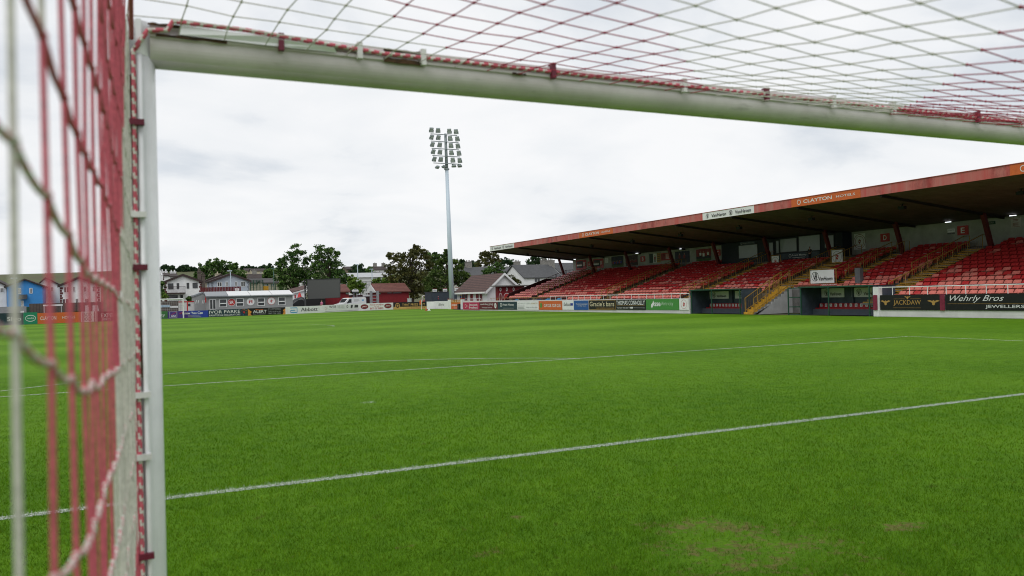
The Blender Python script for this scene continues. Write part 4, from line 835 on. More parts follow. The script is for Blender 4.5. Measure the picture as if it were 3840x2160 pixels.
def foliage(lobes, leaf, dens, mat, name, par, squash=.9, droop=0.0):
    """lobes: (x, y, z, r); leaves sit in clumps through the outer half of each lobe, with gaps between clumps"""
    cs = []; tn = []; sz = []
    for (x, y, z, r) in lobes:
        n = max(60, int(dens*r*r/(leaf*leaf)*11)); nc = max(20, n//24)
        u = rng.normal(size=(nc, 3)); u /= np.linalg.norm(u, axis=1)[:, None]; rad = r*(.2+.86*rng.random(nc)**.5)
        cc = np.array((x, y, z))+u*rad[:, None]*np.array((1, 1, squash)); ct = np.clip(rng.normal(.42, .26, nc), 0, 1)
        k = 24; p = cc[:, None, :]+rng.normal(size=(nc, k, 3))*np.array((1, 1, .62))*min(r*.17, leaf*1.9); p[..., 2] -= droop*np.abs(rng.normal(size=(nc, k)))*r*.2
        cs.append(p.reshape(-1, 3)); tn.append(np.clip(np.repeat(ct, k)+rng.normal(0, .14, nc*k), 0, 1))
    P = np.concatenate(cs); T = np.concatenate(tn); n = len(P)
    a = rng.normal(size=(n, 3)); a /= np.linalg.norm(a, axis=1)[:, None]; b = np.cross(a, rng.normal(size=(n, 3))); b /= np.linalg.norm(b, axis=1)[:, None]
    s = leaf*(.6+.8*rng.random(n))[:, None]; V = np.stack([P-a*s*.5, P+b*s*.32, P+a*s*.5, P-b*s*.32], 1)
    o = np.array(ROOT.get(par.name, (0, 0, 0))) if par is not None else 0; V = V-o
    me = bpy.data.meshes.new(name); me.vertices.add(n*4); me.vertices.foreach_set('co', V.ravel()); me.loops.add(n*4); me.loops.foreach_set('vertex_index', np.arange(n*4, dtype=np.int32))
    me.polygons.add(n); me.polygons.foreach_set('loop_start', np.arange(0, n*4, 4, dtype=np.int32)); me.polygons.foreach_set('loop_total', np.full(n, 4, dtype=np.int32)); me.update(calc_edges=True)
    at = me.attributes.new('tint', 'FLOAT', 'FACE'); at.data.foreach_set('value', T.astype(np.float32)); me.materials.append(LF[mat]); ob = bpy.data.objects.new(name, me); COL.objects.link(ob)
    if par is not None: ob.parent = par
    return ob
def tree(label, f, Y, lobes, mat, leaf=.34, name='tree', cat='tree', dens=2.2, group=None, zb=0.0, trunk=True, squash=.9, droop=0.0):
    L_ = []
    for (x, y, r) in lobes:
        P = AY(f(x, y), Y); m = ((P-CAM)@_f)/FPX*(.2347); rr_ = r*m*1.07; L_.append((P[0], Y+random.uniform(-.35, .35)*rr_*1.6, P[2], rr_))
    cx = sum(l[0]*l[3] for l in L_)/sum(l[3] for l in L_); zt = max(l[2]+l[3]*.3 for l in L_)
    t = thing(name, label, cat, (cx, Y, zb), group)
    if trunk:
        b = MB(); h = zt-zb; r0 = .035*h+.06; b.tube([(cx, Y, zb-.4), (cx+.02*h, Y, zb+h*.3), (cx-.01*h, Y+.1, zb+h*.6), (cx, Y, zb+h*.92)], [r0, r0*.75, r0*.45, r0*.12], 8)
        for l in L_:
            if l[3] > .6: z1 = zb+max(.2*h, min((l[2]-zb)*.6, h*.7)); b.tube([(cx, Y, z1), ((cx+l[0])/2, (Y+l[1])/2, (z1+l[2])/2+.1*h*.2), (l[0], l[1], l[2])], [r0*.4, r0*.25, .03], 5)
        b.build('trunk', BARK, t)
    foliage(L_, leaf, dens, mat, 'crown', t, squash, droop); return t
def person(label, x, y, z, h, top, legs, facing, hair=(.02, .015, .012), arms=0.0):
    """a standing figure grown as one skinned surface; clothing and hair are its children"""
    t = thing('person', label, 'person', (x, y, z), rz=facing); k = h/1.75
    def skin(name, verts, edges, radii, mat):
        me = bpy.data.meshes.new(name); me.from_pydata([tuple(c*k for c in v) for v in verts], edges, []); o = bpy.data.objects.new(name, me); COL.objects.link(o)
        md = o.modifiers.new('skin', 'SKIN'); md.use_smooth_shade = True
        for i, rd in enumerate(radii): me.skin_vertices[0].data[i].radius = (rd*k, rd*k) if not isinstance(rd, tuple) else (rd[0]*k, rd[1]*k)
        me.skin_vertices[0].data[0].use_root = True; o.modifiers.new('sub', 'SUBSURF').levels = 1; o.modifiers['sub'].render_levels = 1
        bpy.context.view_layer.update(); m2 = bpy.data.meshes.new_from_object(o.evaluated_get(bpy.context.evaluated_depsgraph_get())); bpy.data.objects.remove(o)
        m2.materials.clear(); m2.materials.append(mat); q = bpy.data.objects.new(name, m2); COL.objects.link(q); q.parent = t; return q
    a = arms
    V = [(0, 0, .95), (0, 0, 1.15), (0, 0, 1.36), (0, 0, 1.48), (0, -.01, 1.58), (0, -.015, 1.70)]; E = [(0, 1), (1, 2), (2, 3), (3, 4), (4, 5)]; Rd = [(.15, .1), (.14, .1), (.17, .1), .055, (.078, .095), (.06, .07)]
    for s in (-1, 1):
        n = len(V); V += [(s*.19, 0, 1.40), (s*.25, .02, 1.14), (s*.23, -.10-.1*a, .96+.12*a), (s*.22, -.17-.1*a, .92+.14*a)]; E += [(2, n), (n, n+1), (n+1, n+2), (n+2, n+3)]; Rd += [.06, .045, .035, .03]
        for q in range(4): m = len(V); V += [(s*.22+(q-1.5)*.018, -.25-.1*a+abs(q-1.5)*.008, .89+.14*a)]; E += [(n+3, m)]; Rd += [.009]
        m = len(V); V += [(s*.22-s*.04, -.20-.1*a, .93+.14*a)]; E += [(n+3, m)]; Rd += [.01]
        n = len(V); V += [(s*.09, 0, .86), (s*.1, -.01, .48), (s*.1, .02, .08), (s*.1, -.12, .04)]; E += [(0, n), (n, n+1), (n+1, n+2), (n+2, n+3)]; Rd += [.085, .058, .04, .04]
    skin('body', V, E, Rd, SKIN)
    V2 = [(0, 0, .93), (0, 0, 1.15), (0, 0, 1.37), (0, 0, 1.47)]; E2 = [(0, 1), (1, 2), (2, 3)]; R2 = [(.175, .125), (.165, .125), (.19, .125), .075]
    for s in (-1, 1): n = len(V2); V2 += [(s*.2, 0, 1.40), (s*.255, .02, 1.14)]; E2 += [(2, n), (n, n+1)]; R2 += [.075, .06]
    skin('shirt', V2, E2, R2, top)
    V3 = [(0, 0, .95)]; E3 = []; R3 = [(.165, .12)]
    for s in (-1, 1): n = len(V3); V3 += [(s*.09, 0, .86), (s*.1, -.01, .48), (s*.1, .02, .1)]; E3 += [(0, n), (n, n+1), (n+1, n+2)]; R3 += [.1, .075, .06]
    skin('trousers', V3, E3, R3, legs)
    b = MB(); b.ball((0, .012*k, 1.71*k), (.088*k, .105*k, .075*k), n=12, k=6); b.build('hair', M('hair_dark', hair, .6, .2), t, local=True, smooth=True)
    b = MB(); b.box((-.045*k, -.112*k, 1.655*k), (-.018*k, -.104*k, 1.667*k)); b.box((.018*k, -.112*k, 1.655*k), (.045*k, -.104*k, 1.667*k)); b.box((-.03*k, -.108*k, 1.585*k), (.03*k, -.1*k, 1.594*k)); b.build('face', M('eyes_and_mouth', (.05, .02, .02), .5, .1), t, local=True)
    return t

# ---------------------------------------------------------------- far goal
gx = 3.05; gy = 102.0
fg = thing('football_goal', 'small white goal at the far end of the pitch, net drawn back', 'goal', (-.7, gy, 0))
for x in (gx, gx-7.3): b = MB(); b.tube([(x, gy, 0), (x, gy, 2.3)], .075, 10); b.build('post', WHITE, fg)
b = MB(); b.tube([(gx-7.3, gy, 2.3), (gx, gy, 2.3)], .075, 10); b.build('crossbar', WHITE, fg)
b = MB()
for k in range(31): x = gx-7.3+7.3*k/30; b.tube([(x, gy, 2.28), (x, gy+.9, 1.95), (x, gy+1.0, 0)], .012, 4, caps=False)
for k in range(10): z = 1.95*k/9; b.tube([(gx-7.3, gy+1.0, z), (gx, gy+1.0, z)], .012, 4, caps=False)
tag(b.build('goal_net', M('pale_net', (.4, .4, .4), .8, .1)), 'pale net hanging behind the small far goal', 'goal net')
x, z = xz(k3, 612, 1240, 103); b = MB(); b.tube([(x, 103, 0), (x, 103, 1.85)], .07, 8); b.ball((x, 103, 1.87), .08); tag(b.build('padded_pole', M('pole_red', (.55, .03, .03), .5, .1)), 'bright red padded pole beside the far goal post', 'pole')

# ---------------------------------------------------------------- grey clubhouse cabin with round signs
Y = 112; x0, zt = xz(k3, 912, 908, Y); x1, _ = xz(k3, 2290, 882, Y)
cb2 = thing('clubhouse_cabin', 'long grey prefab cabin with white roof panels and three round signs', 'cabin', ((x0+x1)/2, Y, 0)); CABG = M('cabin_grey', (.30, .31, .31), .6, .08, 2)
b = MB(); b.box((x0, Y, 0), (x1, Y+5, zt)); b.build('wall', CABG, cb2)
b = MB(); n = 4
for k in range(n):
    a, c = x0-.1+(x1-x0+.2)*k/n, x0-.1+(x1-x0+.2)*(k+1)/n-.06
    b.hexa([(a, Y-.25, zt+.02), (c, Y-.25, zt+.02), (c, Y+2.6, zt+.62), (a, Y+2.6, zt+.62), (a, Y-.25, zt+.1), (c, Y-.25, zt+.1), (c, Y+2.6, zt+.7), (a, Y+2.6, zt+.7)], 1 if k == 0 else 0)
b.build('roof', [M('white_sheet_roof', (.7, .71, .72), .4, .08), M('grey_sheet_roof', (.22, .24, .26), .4, .1)], cb2)
b = MB(); b.box((x0-.15, Y-.28, zt-.1), (x1+.15, Y-.02, zt+.015)); b.build('gutter', M('gutter_grey', (.16, .18, .2), .5, .1), cb2)
for q in ((1118, 943, 1238, 1070), (1385, 932, 1510, 1058), (1728, 925, 1845, 1050), (2058, 910, 2175, 1038)):
    w = W4(k3, Y, *q); wall_window(cb2, Y, *w, bars=0); b = MB(); zc = w[1]+(w[3]-w[1])*.45; b.box((w[0], Y-.06, zc-.06), (w[2], Y-.021, zc+.06)); b.build('window_rail', WHITE, cb2)
w = W4(k3, Y, 960, 948, 1068, 1108); wall_window(cb2, Y, *w, bars=1)
for (cx_, cy_), dr in (((1315, 995), 'a'), ((1618, 985), 'b'), ((1950, 975), 'c')):
    a = xz(k3, cx_-62, cy_, Y); c = xz(k3, cx_+62, cy_, Y); r = (c[0]-a[0])/2; zc = a[1]-.01
    p = Panel((a[0], Y-.02), (c[0], Y-.02), zc-r, zc+r, CABG, .01)
    if dr == 'a': p.disc(.5, .5, .5, PALE); p.disc(.5, .5, .46, SIGNRED); p.text('SR', .22, .3, .56, .4, PALE, 0, .02)
    elif dr == 'b': p.disc(.5, .5, .5, PALE); p.rect(.27, .28, .73, .7, SIGNRED); p.rect(.42, .28, .6, .5, PALE); p.stroke([(.3, .6), (.6, .62)], .06, PALE)
    else: p.disc(.5, .5, .5, SIGNRED); p.disc(.5, .5, .46, PALE); crest(p, .5, .5, .42, SIGNRED)
    p.build('round_sign', cb2)
x, z = xz(k3, 898, 915, Y-.1); b = MB(); b.box((x-.08, Y-.16, z-.7), (x+.08, Y-.1, z+.1)); b.build('red_panel', SIGNRED, cb2)
# the smaller gabled grey annexe to its left
Y2 = 113.5; a = xz(k3, 725, 905, Y2); c = xz(k3, 905, 905, Y2); pk = xz(k3, 852, 855, Y2)
an = gable_house('annexe', 'small grey gabled annexe left of the grey cabin', Y2, a[0], c[0], a[1], pk[1], 5, CABG, M('grey_sheet_roof', (.22, .24, .26), .4, .1), 'shed', 0, pk[0], .1)
b = MB()
for q in (735, 770, 838, 862): x, z = xz(k3, q, 985, Y2); b.prism([(x, Y2-.02, z-.25), (x+.09, Y2-.02, z-.25), (x+.2, Y2-.02, z+.2), (x+.11, Y2-.02, z+.2)], (0, .015, 0))
b.build('white_markings', WHITE, an)
# low walls and fences to the left of the cabin
def slab(name, label, cat, f, Y, q, m, thick=.2, z0=None, cap=None):
    a = AY(f(q[0], q[1]), Y); c = AY(f(q[2], q[3]), Y); b = MB(); b.box((a[0], Y, (c[2] if z0 is None else z0)), (c[0], Y+thick, a[2]), 0); ms = [m]
    if cap: b.box((a[0]-.03, Y-.03, a[2]+.001), (c[0]+.03, Y+thick+.03, a[2]+.14), 1); ms.append(cap)
    return tag(b.build(name, ms), label, cat)
slab('block_wall', 'white block wall with red coping left of the annexe', 'wall', k3, 114.5, (470, 998, 722, 1120), WWALL, z0=0, cap=SIGNRED)
slab('wall_hatch', 'small dark hatch on the white block wall', 'hatch', k3, 114.45, (618, 1018, 655, 1055), DGREY, .03)
slab('plank_fence', 'brown plank fence behind the far goal', 'fence', k3, 110, (20, 985, 470, 1150), banded('fence_planks', (.11, .085, .075), (.04, .03, .03), 'Z', 4, .15), z0=0)
slab('poster', 'blue and white strip poster on the brown plank fence', 'poster', k3, 109.95, (175, 1040, 335, 1072), M('pale_blue_print', (.40, .55, .68), .5, .4, 2), .03)
slab('poster', 'white torn strip on the brown plank fence', 'poster', k3, 109.94, (335, 1058, 460, 1085), PALE, .03)
# maroon hoarding behind the cabin
Y = 122; a = AY(k3(822, 760), Y); c = AY(k3(1465, 742), Y); b = MB()
for k in range(26):
    u0, u1 = k/26, (k+1)/26-.006; b.box((a[0]+(c[0]-a[0])*u0, Y, 0), (a[0]+(c[0]-a[0])*u1, Y+.08+.04*(k % 2), a[2]+(c[2]-a[2])*u0))
hd = tag(b.build('maroon_hoarding', MAROON), 'dark maroon ribbed hoarding above the grey cabin roof', 'hoarding')
p = Panel((AY(k3(1368, 800), Y-.05)[0], Y-.05), (AY(k3(1435, 800), Y-.05)[0], Y-.05), AY(k3(1368, 812), Y-.05)[2], AY(k3(1368, 772), Y-.05)[2], PALE, .02); lines(p, .15, .85, [.65, .3], .14, SIGNRED); tag(p.build('warning_sign'), 'small white sign with red lines on the maroon hoarding', 'sign')

# ---------------------------------------------------------------- houses behind
QR = M('dark_red_quoin', (.12, .03, .03), .7, .2); WR = M('white_house_render', (.80, .81, .82), .8, .08, 1.0); BLH = M('pale_blue_render', (.42, .47, .55), .8, .08, 1.0); DKTRIM = M('dark_barge', (.05, .03, .03), .6, .2)
DKROOF = banded('dark_brown_tiles', (.06, .045, .042), (.025, .02, .02), 'Z', 4, .2, .8, .2, 2)
def H(f, Y, l, r, ey, px_, py): a = xz(f, l, ey, Y); c = xz(f, r, ey, Y); k = xz(f, px_, py, Y); return a[0], c[0], (a[1]+c[1])/2, k[1], k[0]
Y = 140; x0, x1, ze, zp, xp = H(k3, Y, 238, 830, 672, 535, 562)
h1 = gable_house('white_house', 'white gabled house with dark red quoins and a balcony, right of the near post', Y, x0, x1, ze, zp, 8, WR, DKROOF, xp=xp, trim=DKTRIM, wins=[W4(k3, Y, *q)+(1,) for q in ((300, 695, 385, 785), (436, 690, 478, 780), (595, 685, 637, 775), (690, 683, 772, 770), (300, 880, 455, 935), (495, 875, 537, 930))], frame=DGREY, quoin=QR, chims=((xp-3.2, Y+3, ze, zp+.1, .7, WR, 2),))
a = AY(k3(240, 850), Y-1); c = AY(k3(580, 850), Y-1); b = MB(); b.box((a[0], Y-1, a[2]-.12), (c[0], Y-.01, a[2]+.05)); b.build('balcony', DKTRIM, h1)
b = MB(); 
for x in np.linspace(a[0], c[0], 24): b.bar((x, Y-.97, a[2]+.05), (x, Y-.97, a[2]+1.0), .025)
b.bar((a[0], Y-.97, a[2]+1.02), (c[0], Y-.97, a[2]+1.02), .05); b.build('balcony_rail', DKTRIM, h1)
Y = 148; x0, x1, ze, zp, xp = H(k3, Y, 990, 1598, 658, 1305, 548)
gable_house('blue_house', 'pale blue gabled house with grey quoins behind the maroon hoarding', Y, x0, x1, ze, zp, 8, BLH, DKROOF, xp=xp, trim=DKTRIM, wins=[W4(k3, Y, *q) for q in ((1085, 672, 1160, 745), (1215, 668, 1258, 742), (1366, 665, 1408, 740), (1460, 662, 1535, 742))], quoin=M('grey_quoin', (.2, .22, .25), .8, .1))
Y = 158; x0, x1, ze, zp, xp = H(k3, Y, 840, 1420, 680, 1140, 568)
gable_house('cream_house', 'cream gabled house half hidden behind the pale blue house', Y, x0, x1, ze, zp, 8, CREAM, DKROOF, xp=xp, trim=DKTRIM, wins=[W4(k3, Y, 950, 690, 985, 740)], chims=((AY(k3(1088, 550), Y+2)[0], Y+2, ze+.5, AY(k3(1088, 548), Y+2)[2], .8, CREAM, 1),))
for cx_, top, bot, lab in ((803, 520, 660, 'tall brown brick chimney stack between the white and cream houses'), (864, 572, 665, 'shorter brown brick chimney stack beside the tall one')):
    x, z = xz(k3, cx_, top, 152); b = MB(); b.box((x-.28, 152, 0), (x+.28, 153, z)); b.box((x-.34, 151.9, z), (x+.34, 153.1, z+.2)); b.tube([(x-.13, 152.6, z+.2), (x-.13, 152.6, z+.75)], .1, 8); b.tube([(x+.13, 152.6, z+.2), (x+.13, 152.6, z+.6)], .1, 8); tag(b.build('chimney_stack', M('chimney_brown', (.13, .105, .09), .9, .25, 3)), lab, 'chimney')
# white stepped terrace with dark roofs up on the slope, behind and left of the white house
for k, (l, r, ey, ry) in enumerate(((60, 215, 640, 560), (180, 300, 575, 540), (330, 440, 590, 545))):
    Y = 178+8*k; a = xz(k3, l, ey, Y); c = xz(k3, r, ey, Y); t_ = xz(k3, l, ry, Y+4); side_house('terrace_house', ['white terrace house with dark roof just right of the near post', 'dark-roofed terrace house with white chimneys, higher up the slope', 'dark-roofed terrace house peeping over the white gable'][k], Y, a[0], c[0], a[1], t_[1], 8, WR, DKROOF, group='terrace houses on the slope', chims=[(a[0]+(c[0]-a[0])*u, Y+4, t_[1]-.5, t_[1]+.45, .6, WR, 1) for u in (.35, .85)])
# far pale terraces on the hill and the brown and grey roofs below them
def strip_house(label, f, Y, l, r, ey, ry, by, wm, rm, wn=(), name='far_house', ch=()):
    a = xz(f, l, ey, Y); c = xz(f, r, ey, Y); t_ = xz(f, l, ry, Y+4); z0 = xz(f, l, by, Y)[1]
    return side_house(name, label, Y, a[0], c[0], a[1], t_[1], 8, wm, rm, z0=min(z0, float(hill(a[0], Y)))-3, group='houses on the far slope', wins=[W4(f, Y, *q) for q in wn], chims=[(xz(f, u, ry, Y+4)[0], Y+4, t_[1]-1, t_[1]+1.3, 1.2, CONC, 1) for u in ch])
strip_house('pale terrace on the hill right of the big green tree', k3, 330, 1535, 1640, 495, 462, 555, CREAM, DKROOF, ((1575, 500, 1600, 520),))
strip_house('longer pale terrace on the hill with dark roof', k3, 325, 1640, 1880, 498, 465, 555, CREAM, DKROOF, ((1690, 510, 1715, 535), (1770, 505, 1795, 530)))
strip_house('low brown-roofed row in front of the pale hill terraces', k3, 260, 1585, 1830, 612, 552, 660, M('brown_wall', (.2, .16, .12), .8, .2), DKROOF, ch=(1680,))
strip_house('long grey-brown roof above the green ball fence', k3, 190, 1600, 2060, 690, 628, 760, CREAM, M('plain_grey_roof', (.075, .07, .07), .8, .2, 2))
strip_house('cream flat-fronted building with a yellow sign behind the ball fence', k3, 172, 1815, 2060, 692, 660, 850, CREAM, M('plain_grey_roof', (.075, .07, .07), .8, .2, 2), ((1850, 700, 1900, 735), (1945, 700, 1990, 735)))
strip_house('white hill house seen between the two big trees', k4, 300, 150, 340, 500, 445, 620, WR, DKROOF)
strip_house('brown hill roof right of the big tree pair', k4, 300, 850, 960, 470, 432, 560, M('brown_wall', (.2, .16, .12), .8, .2), DKROOF)
strip_house('hill house with brown roof and chimneys above the white hall', k4, 300, 1255, 1500, 480, 430, 560, WR, DKROOF, ((1295, 490, 1315, 510), (1370, 488, 1388, 508)), ch=(1305, 1440))
strip_house('second brown roof directly above the white hall', k4, 240, 1290, 1500, 560, 520, 600, WR, DKROOF)
# white sports hall
Y = 190; a = xz(k4, 915, 600, Y); c = xz(k4, 1560, 592, Y); HALLW = banded('white_cladding', (.72, .73, .73), (.5, .5, .5), 'Z', 1.2, .06, .6, .06)
hl = thing('sports_hall', 'wide white sports hall with shallow roof between the trees', 'hall', ((a[0]+c[0])/2, Y+10, 0)); b = MB(); b.box((a[0], Y, 0), (c[0], Y+20, a[1])); b.build('wall', HALLW, hl)
b = MB(); z = a[1]; b.hexa([(a[0]-.4, Y-.4, z), (c[0]+.4, Y-.4, z), (c[0]+.4, Y+20.4, z), (a[0]-.4, Y+20.4, z), (a[0]-.1, Y-.1, z+1.1), (c[0]+.1, Y-.1, z+1.1), (c[0]+.1, Y+20, z+1.5), (a[0]-.1, Y+20, z+1.5)]); b.build('roof', M('hall_roof', (.68, .70, .73), .4, .06), hl)
x, z = xz(k4, 1320, 615, Y-.1); b = MB(); b.box((x-.5, Y-.2, z-.35), (x+.5, Y-.004, z+.35)); b.build('vent', LGREY, hl)
def pole(f, Y, x, ytop, ybot, r, m, label, name='lamp_pole', cat='pole', lamp=True):
    xx, z1 = xz(f, x, ytop, Y); b = MB(); b.tube([(xx, Y, 0 if ybot is None else xz(f, x, ybot, Y)[1]), (xx, Y, z1)], [r, r*.7], 8)
    if lamp: b.box((xx-.5, Y-.15, z1), (xx+.25, Y+.15, z1+.14))
    tag(b.build(name, m), label, cat)
pole(k4, 170, 1025, 400, None, .14, GALV, 'tall grey lighting pole in front of the white hall'); pole(k4, 172, 1255, 470, None, .14, GALV, 'shorter grey lighting pole right of the tall one')
pole(k3, 165, 1985, 462, None, .13, M('green_pole', (.10, .19, .16), .5, .2), 'green lighting pole beside the big tree pair'); pole(k3, 138, 1296, 500, None, .09, GALV, 'thin grey lamp post in front of the pale blue house')
pole(kL, 128, 228, 262, None, .09, GALV, 'thin lamp post by the bright blue house behind the net')
# green ball-stop fence: posts and mesh
def ballfence(f, Y, l, r, top, n, label, m=GREENF):
    a = xz(f, l, top, Y); c = xz(f, r, top, Y); t = thing('ball_fence', label, 'fence', ((a[0]+c[0])/2, Y, 0)); b = MB()
    for x in np.linspace(a[0], c[0], n): b2 = MB(); b2.bar((x, Y, 0), (x, Y, a[1]), .12); b2.build('post', m, t)
    for x in np.linspace(a[0], c[0], n*6): b.bar((x, Y, 0), (x, Y, a[1]), .03)
    for z in np.linspace(.3, a[1], 9): b.bar((a[0], Y, z), (c[0], Y, z), .03)
    b.build('mesh', m, t)
ballfence(k3, 160, 1612, 1815, 640, 5, 'tall green ball-stop fence left of the cream building'); ballfence(k3, 162, 1830, 2075, 700, 5, 'lower green ball-stop fence in front of the cream building')
ballfence(k4, 150, 1072, 1250, 662, 3, 'dark mesh fence with high posts before the white hall', DGREY)
x, z = xz(k3, 1858, 785, 161.8); b = MB(); b.box((x-.55, 161.8, z-.6), (x+.55, 161.86, z+.6)); tag(b.build('yellow_sign', YEL), 'square yellow sign on the lower green fence', 'sign')
# brown-roofed white building behind the black cover, with a red parasol in front
Y = 128; a = xz(k3, 2215, 850, Y); c = xz(k4, 190, 800, Y); r0 = xz(k3, 2480, 745, Y+4)
wb = thing('refreshment_hut', 'white hut with sloping brown roof left of the big screen', 'hut', ((a[0]+c[0])/2, Y, 0)); q_ = [AY(k3(2290, 852), Y), AY(k4(200, 790), Y), AY(k4(200, 735), Y+3), AY(k3(2222, 808), Y+3)]
b = MB(); b.prism([(q_[0][0]+.2, Y, 0), (q_[1][0], Y, 0), (q_[1][0], Y, q_[1][2]-.05), (q_[0][0]+.2, Y, q_[0][2]-.02)], (0, 3, 0)); b.build('wall', WR, wb)
b = MB(); b.prism([q-np.array((0, .15, 0)) for q in q_], (0, .02, .2)); b.build('roof', BROWNT, wb)
b = MB(); b.prism([q_[0]+(0, -.2, -.12), q_[1]+(0, -.2, -.12), q_[1]+(0, -.2, .1), q_[0]+(0, -.2, .1)], (0, .04, 0)); b.build('barge_board', WHITE, wb)
w = W4(k3, Y, 2320, 875, 2340, 925); wall_window(wb, Y, *w, frame=SIGNRED, bars=0)
x, z = xz(k3, 2400, 840, 120); b = MB(); b.tube([(x, 120, .8), (x, 120, z)], .03, 6); b.tube([(x, 120, z-1.1), (x, 120, z-.2), (x, 120, z)], [.45, .18, .03], 8); tag(b.build('parasol', M('parasol_red', (.6, .05, .05), .7, .1)), 'folded bright red parasol in front of the white hut', 'parasol')
# black covered equipment
Y = 116; A_ = AY(k3(2205, 1060), Y); pts = [(2205, 1065), (2260, 1010), (2330, 950), (2390, 915), (2450, 910), (2490, 925), (2500, 1065)]; b = MB(); o3 = [AY(k3(*q), Y) for q in pts]; o3[0][2] = 0; o3[-1][2] = 0
for k in range(7):
    s = 1-.06*abs(k-3); cx3 = sum(q[0] for q in o3)/len(o3)
    b.add([((q[0]-cx3)*s+cx3+.05*math.sin(k*2.1+q[0]), Y+.3*k+.06*math.sin(q[0]*5+k), max(0, q[2]*s+.04*math.sin(k*3+q[0]*4))) for q in o3], [])
b.f = [(k*7+i, k*7+i+1, (k+1)*7+i+1, (k+1)*7+i) for k in range(6) for i in range(6)]+[tuple(range(7)), tuple(range(48, 41, -1))]; b.m = [0]*len(b.f)
tag(b.build('covered_equipment', M('black_tarpaulin', (.014, .015, .018), .35, .3, 3, bump=.5), smooth=False), 'humped equipment under a black tarpaulin left of the screen', 'cover')
# the big screen on its trailer
sc_ = thing('screen_trailer', 'large blank grey video screen on a black trailer frame', 'screen', (24, 121, 0)); Y = 121
q = [AY(k4(222, 632), Y), AY(k4(748, 614), Y-1.2), AY(k4(748, 918), Y-1.2), AY(k4(232, 946), Y)]; nrm = np.cross(q[1]-q[0], q[3]-q[0]); nrm /= np.linalg.norm(nrm); nrm = nrm if nrm[1] > 0 else -nrm
SCRG = M('screen_grey', (.085, .088, .085), .45, .06, 30); b = MB(); b.prism([q[3], q[2], q[1], q[0]], nrm*.35); b.build('display', SCRG, sc_)
b = MB(); e = .12
for i, j in ((0, 1), (1, 2), (2, 3), (3, 0)): b.bar(q[i]-nrm*.02, q[j]-nrm*.02, .1, .06)
b.build('bezel', DGREY, sc_)
b = MB(); l0 = AY(k4(182, 640), Y+.6); l1 = AY(k4(190, 945), Y+.6)
b.bar(l1-(0, 0, 1.6), l0, .16)
for u in np.linspace(0, 1, 6): pA = l1+(l0-l1)*u; pB = q[3]+(q[0]-q[3])*u+nrm*.2; b.bar(pA, pB, .07)
for u in np.linspace(0, .8, 5): b.bar(l1+(l0-l1)*u, q[3]+(q[0]-q[3])*(u+.2)+nrm*.2, .06)
b.build('truss', BLACK, sc_)
a = AY(k4(190, 940), Y+.2); c = AY(k4(500, 940), Y+.2); b = MB(); b.box((a[0], Y-.4, .35), (c[0], Y+1.6, a[2]-.05)); b.box((a[0]-1.0, Y-.1, .4), (a[0]-.002, Y+.4, .6)); b.build('trailer_bed', BLACK, sc_)
for x in (a[0]+1, c[0]-1): b = MB(); b.tube([(x, Y-.6, .36), (x, Y-.42, .36)], .36, 16); b.build('wheel', TYRE, sc_)
x, z = xz(k4, 452, 965, 117.5); person('person in pink top walking in front of the black screen trailer', x, 117.5, z-1.70, 1.75, M('pink_shirt', (.62, .20, .34), .8, .1), DGREY, R(-70), (.10, .06, .04), .2)
# small red-tiled building and red brick yard wall
Y = 126; a = xz(k4, 640, 835, Y); c = xz(k4, 885, 835, Y); t_ = xz(k4, 800, 725, Y+3)
rb = side_house('turnstile_block', 'red brick turnstile block with red tiled roof right of the screen', Y, a[0], c[0], a[1], t_[1], 6, BRICKR, REDT, 'turnstile', z0=0)
p = Panel((AY(k4(838, 850), Y-.04)[0], Y-.04), (AY(k4(885, 850), Y-.04)[0], Y-.04), AY(k4(838, 868), Y-.04)[2], AY(k4(838, 840), Y-.04)[2], M('exit_board_green', (.08, .22, .14), .5, .1), .03); p.text('EXIT', .15, .2, .7, .6, PALE); tag(p.build('exit_sign'), 'green and white exit sign on the turnstile block behind the van', 'sign')
slab('brick_wall', 'red painted brick wall between the screen and the van', 'wall', k4, 123.5, (500, 932, 770, 1060), BRICKR, .25, 0)
Y = 131; a = xz(k4, 1345, 832, Y); c = xz(k4, 1845, 822, Y); r0 = xz(k4, 1318, 712, Y+3)
tb = side_house('gate_house', 'low red brick gate house with brown tiled roof under the dark tree', Y, a[0], c[0], a[1], r0[1], 6, BRICKR, REDT, 'gate house', z0=0)
b = MB(); g0 = AY(k4(1285, 832), Y); b.prism([(a[0]-.28, Y-.4, a[1]-.1), (a[0]-.28, Y+3, r0[1]+.05), (a[0]-.28, Y+6.3, a[1]-.1)], (-.08, 0, 0)); b.build('gable_board', WHITE, tb)
for l, r, lab in ((1500, 1575, 'left dark sign under the gate house eaves'), (1590, 1730, 'right dark sign with white line under the gate house eaves')):
    p = Panel((AY(k4(l, 840), Y-.06)[0], Y-.06), (AY(k4(r, 840), Y-.06)[0], Y-.06), AY(k4(l, 855), Y-.06)[2], AY(k4(l, 828), Y-.06)[2], NAVY, .04); p.rect(.1, .4, .9, .55, LGREY); tag(p.build('fascia_sign'), lab, 'sign')
p = Panel((AY(k4(1348, 850), Y-.05)[0], Y-.05), (AY(k4(1395, 850), Y-.05)[0], Y-.05), AY(k4(1348, 866), Y-.05)[2], AY(k4(1348, 842), Y-.05)[2], M('exit_board_green', (.08, .22, .14), .5, .1), .03); p.text('EXIT', .15, .2, .7, .6, PALE); tag(p.build('exit_sign'), 'green and white exit sign at the corner of the gate house', 'sign')
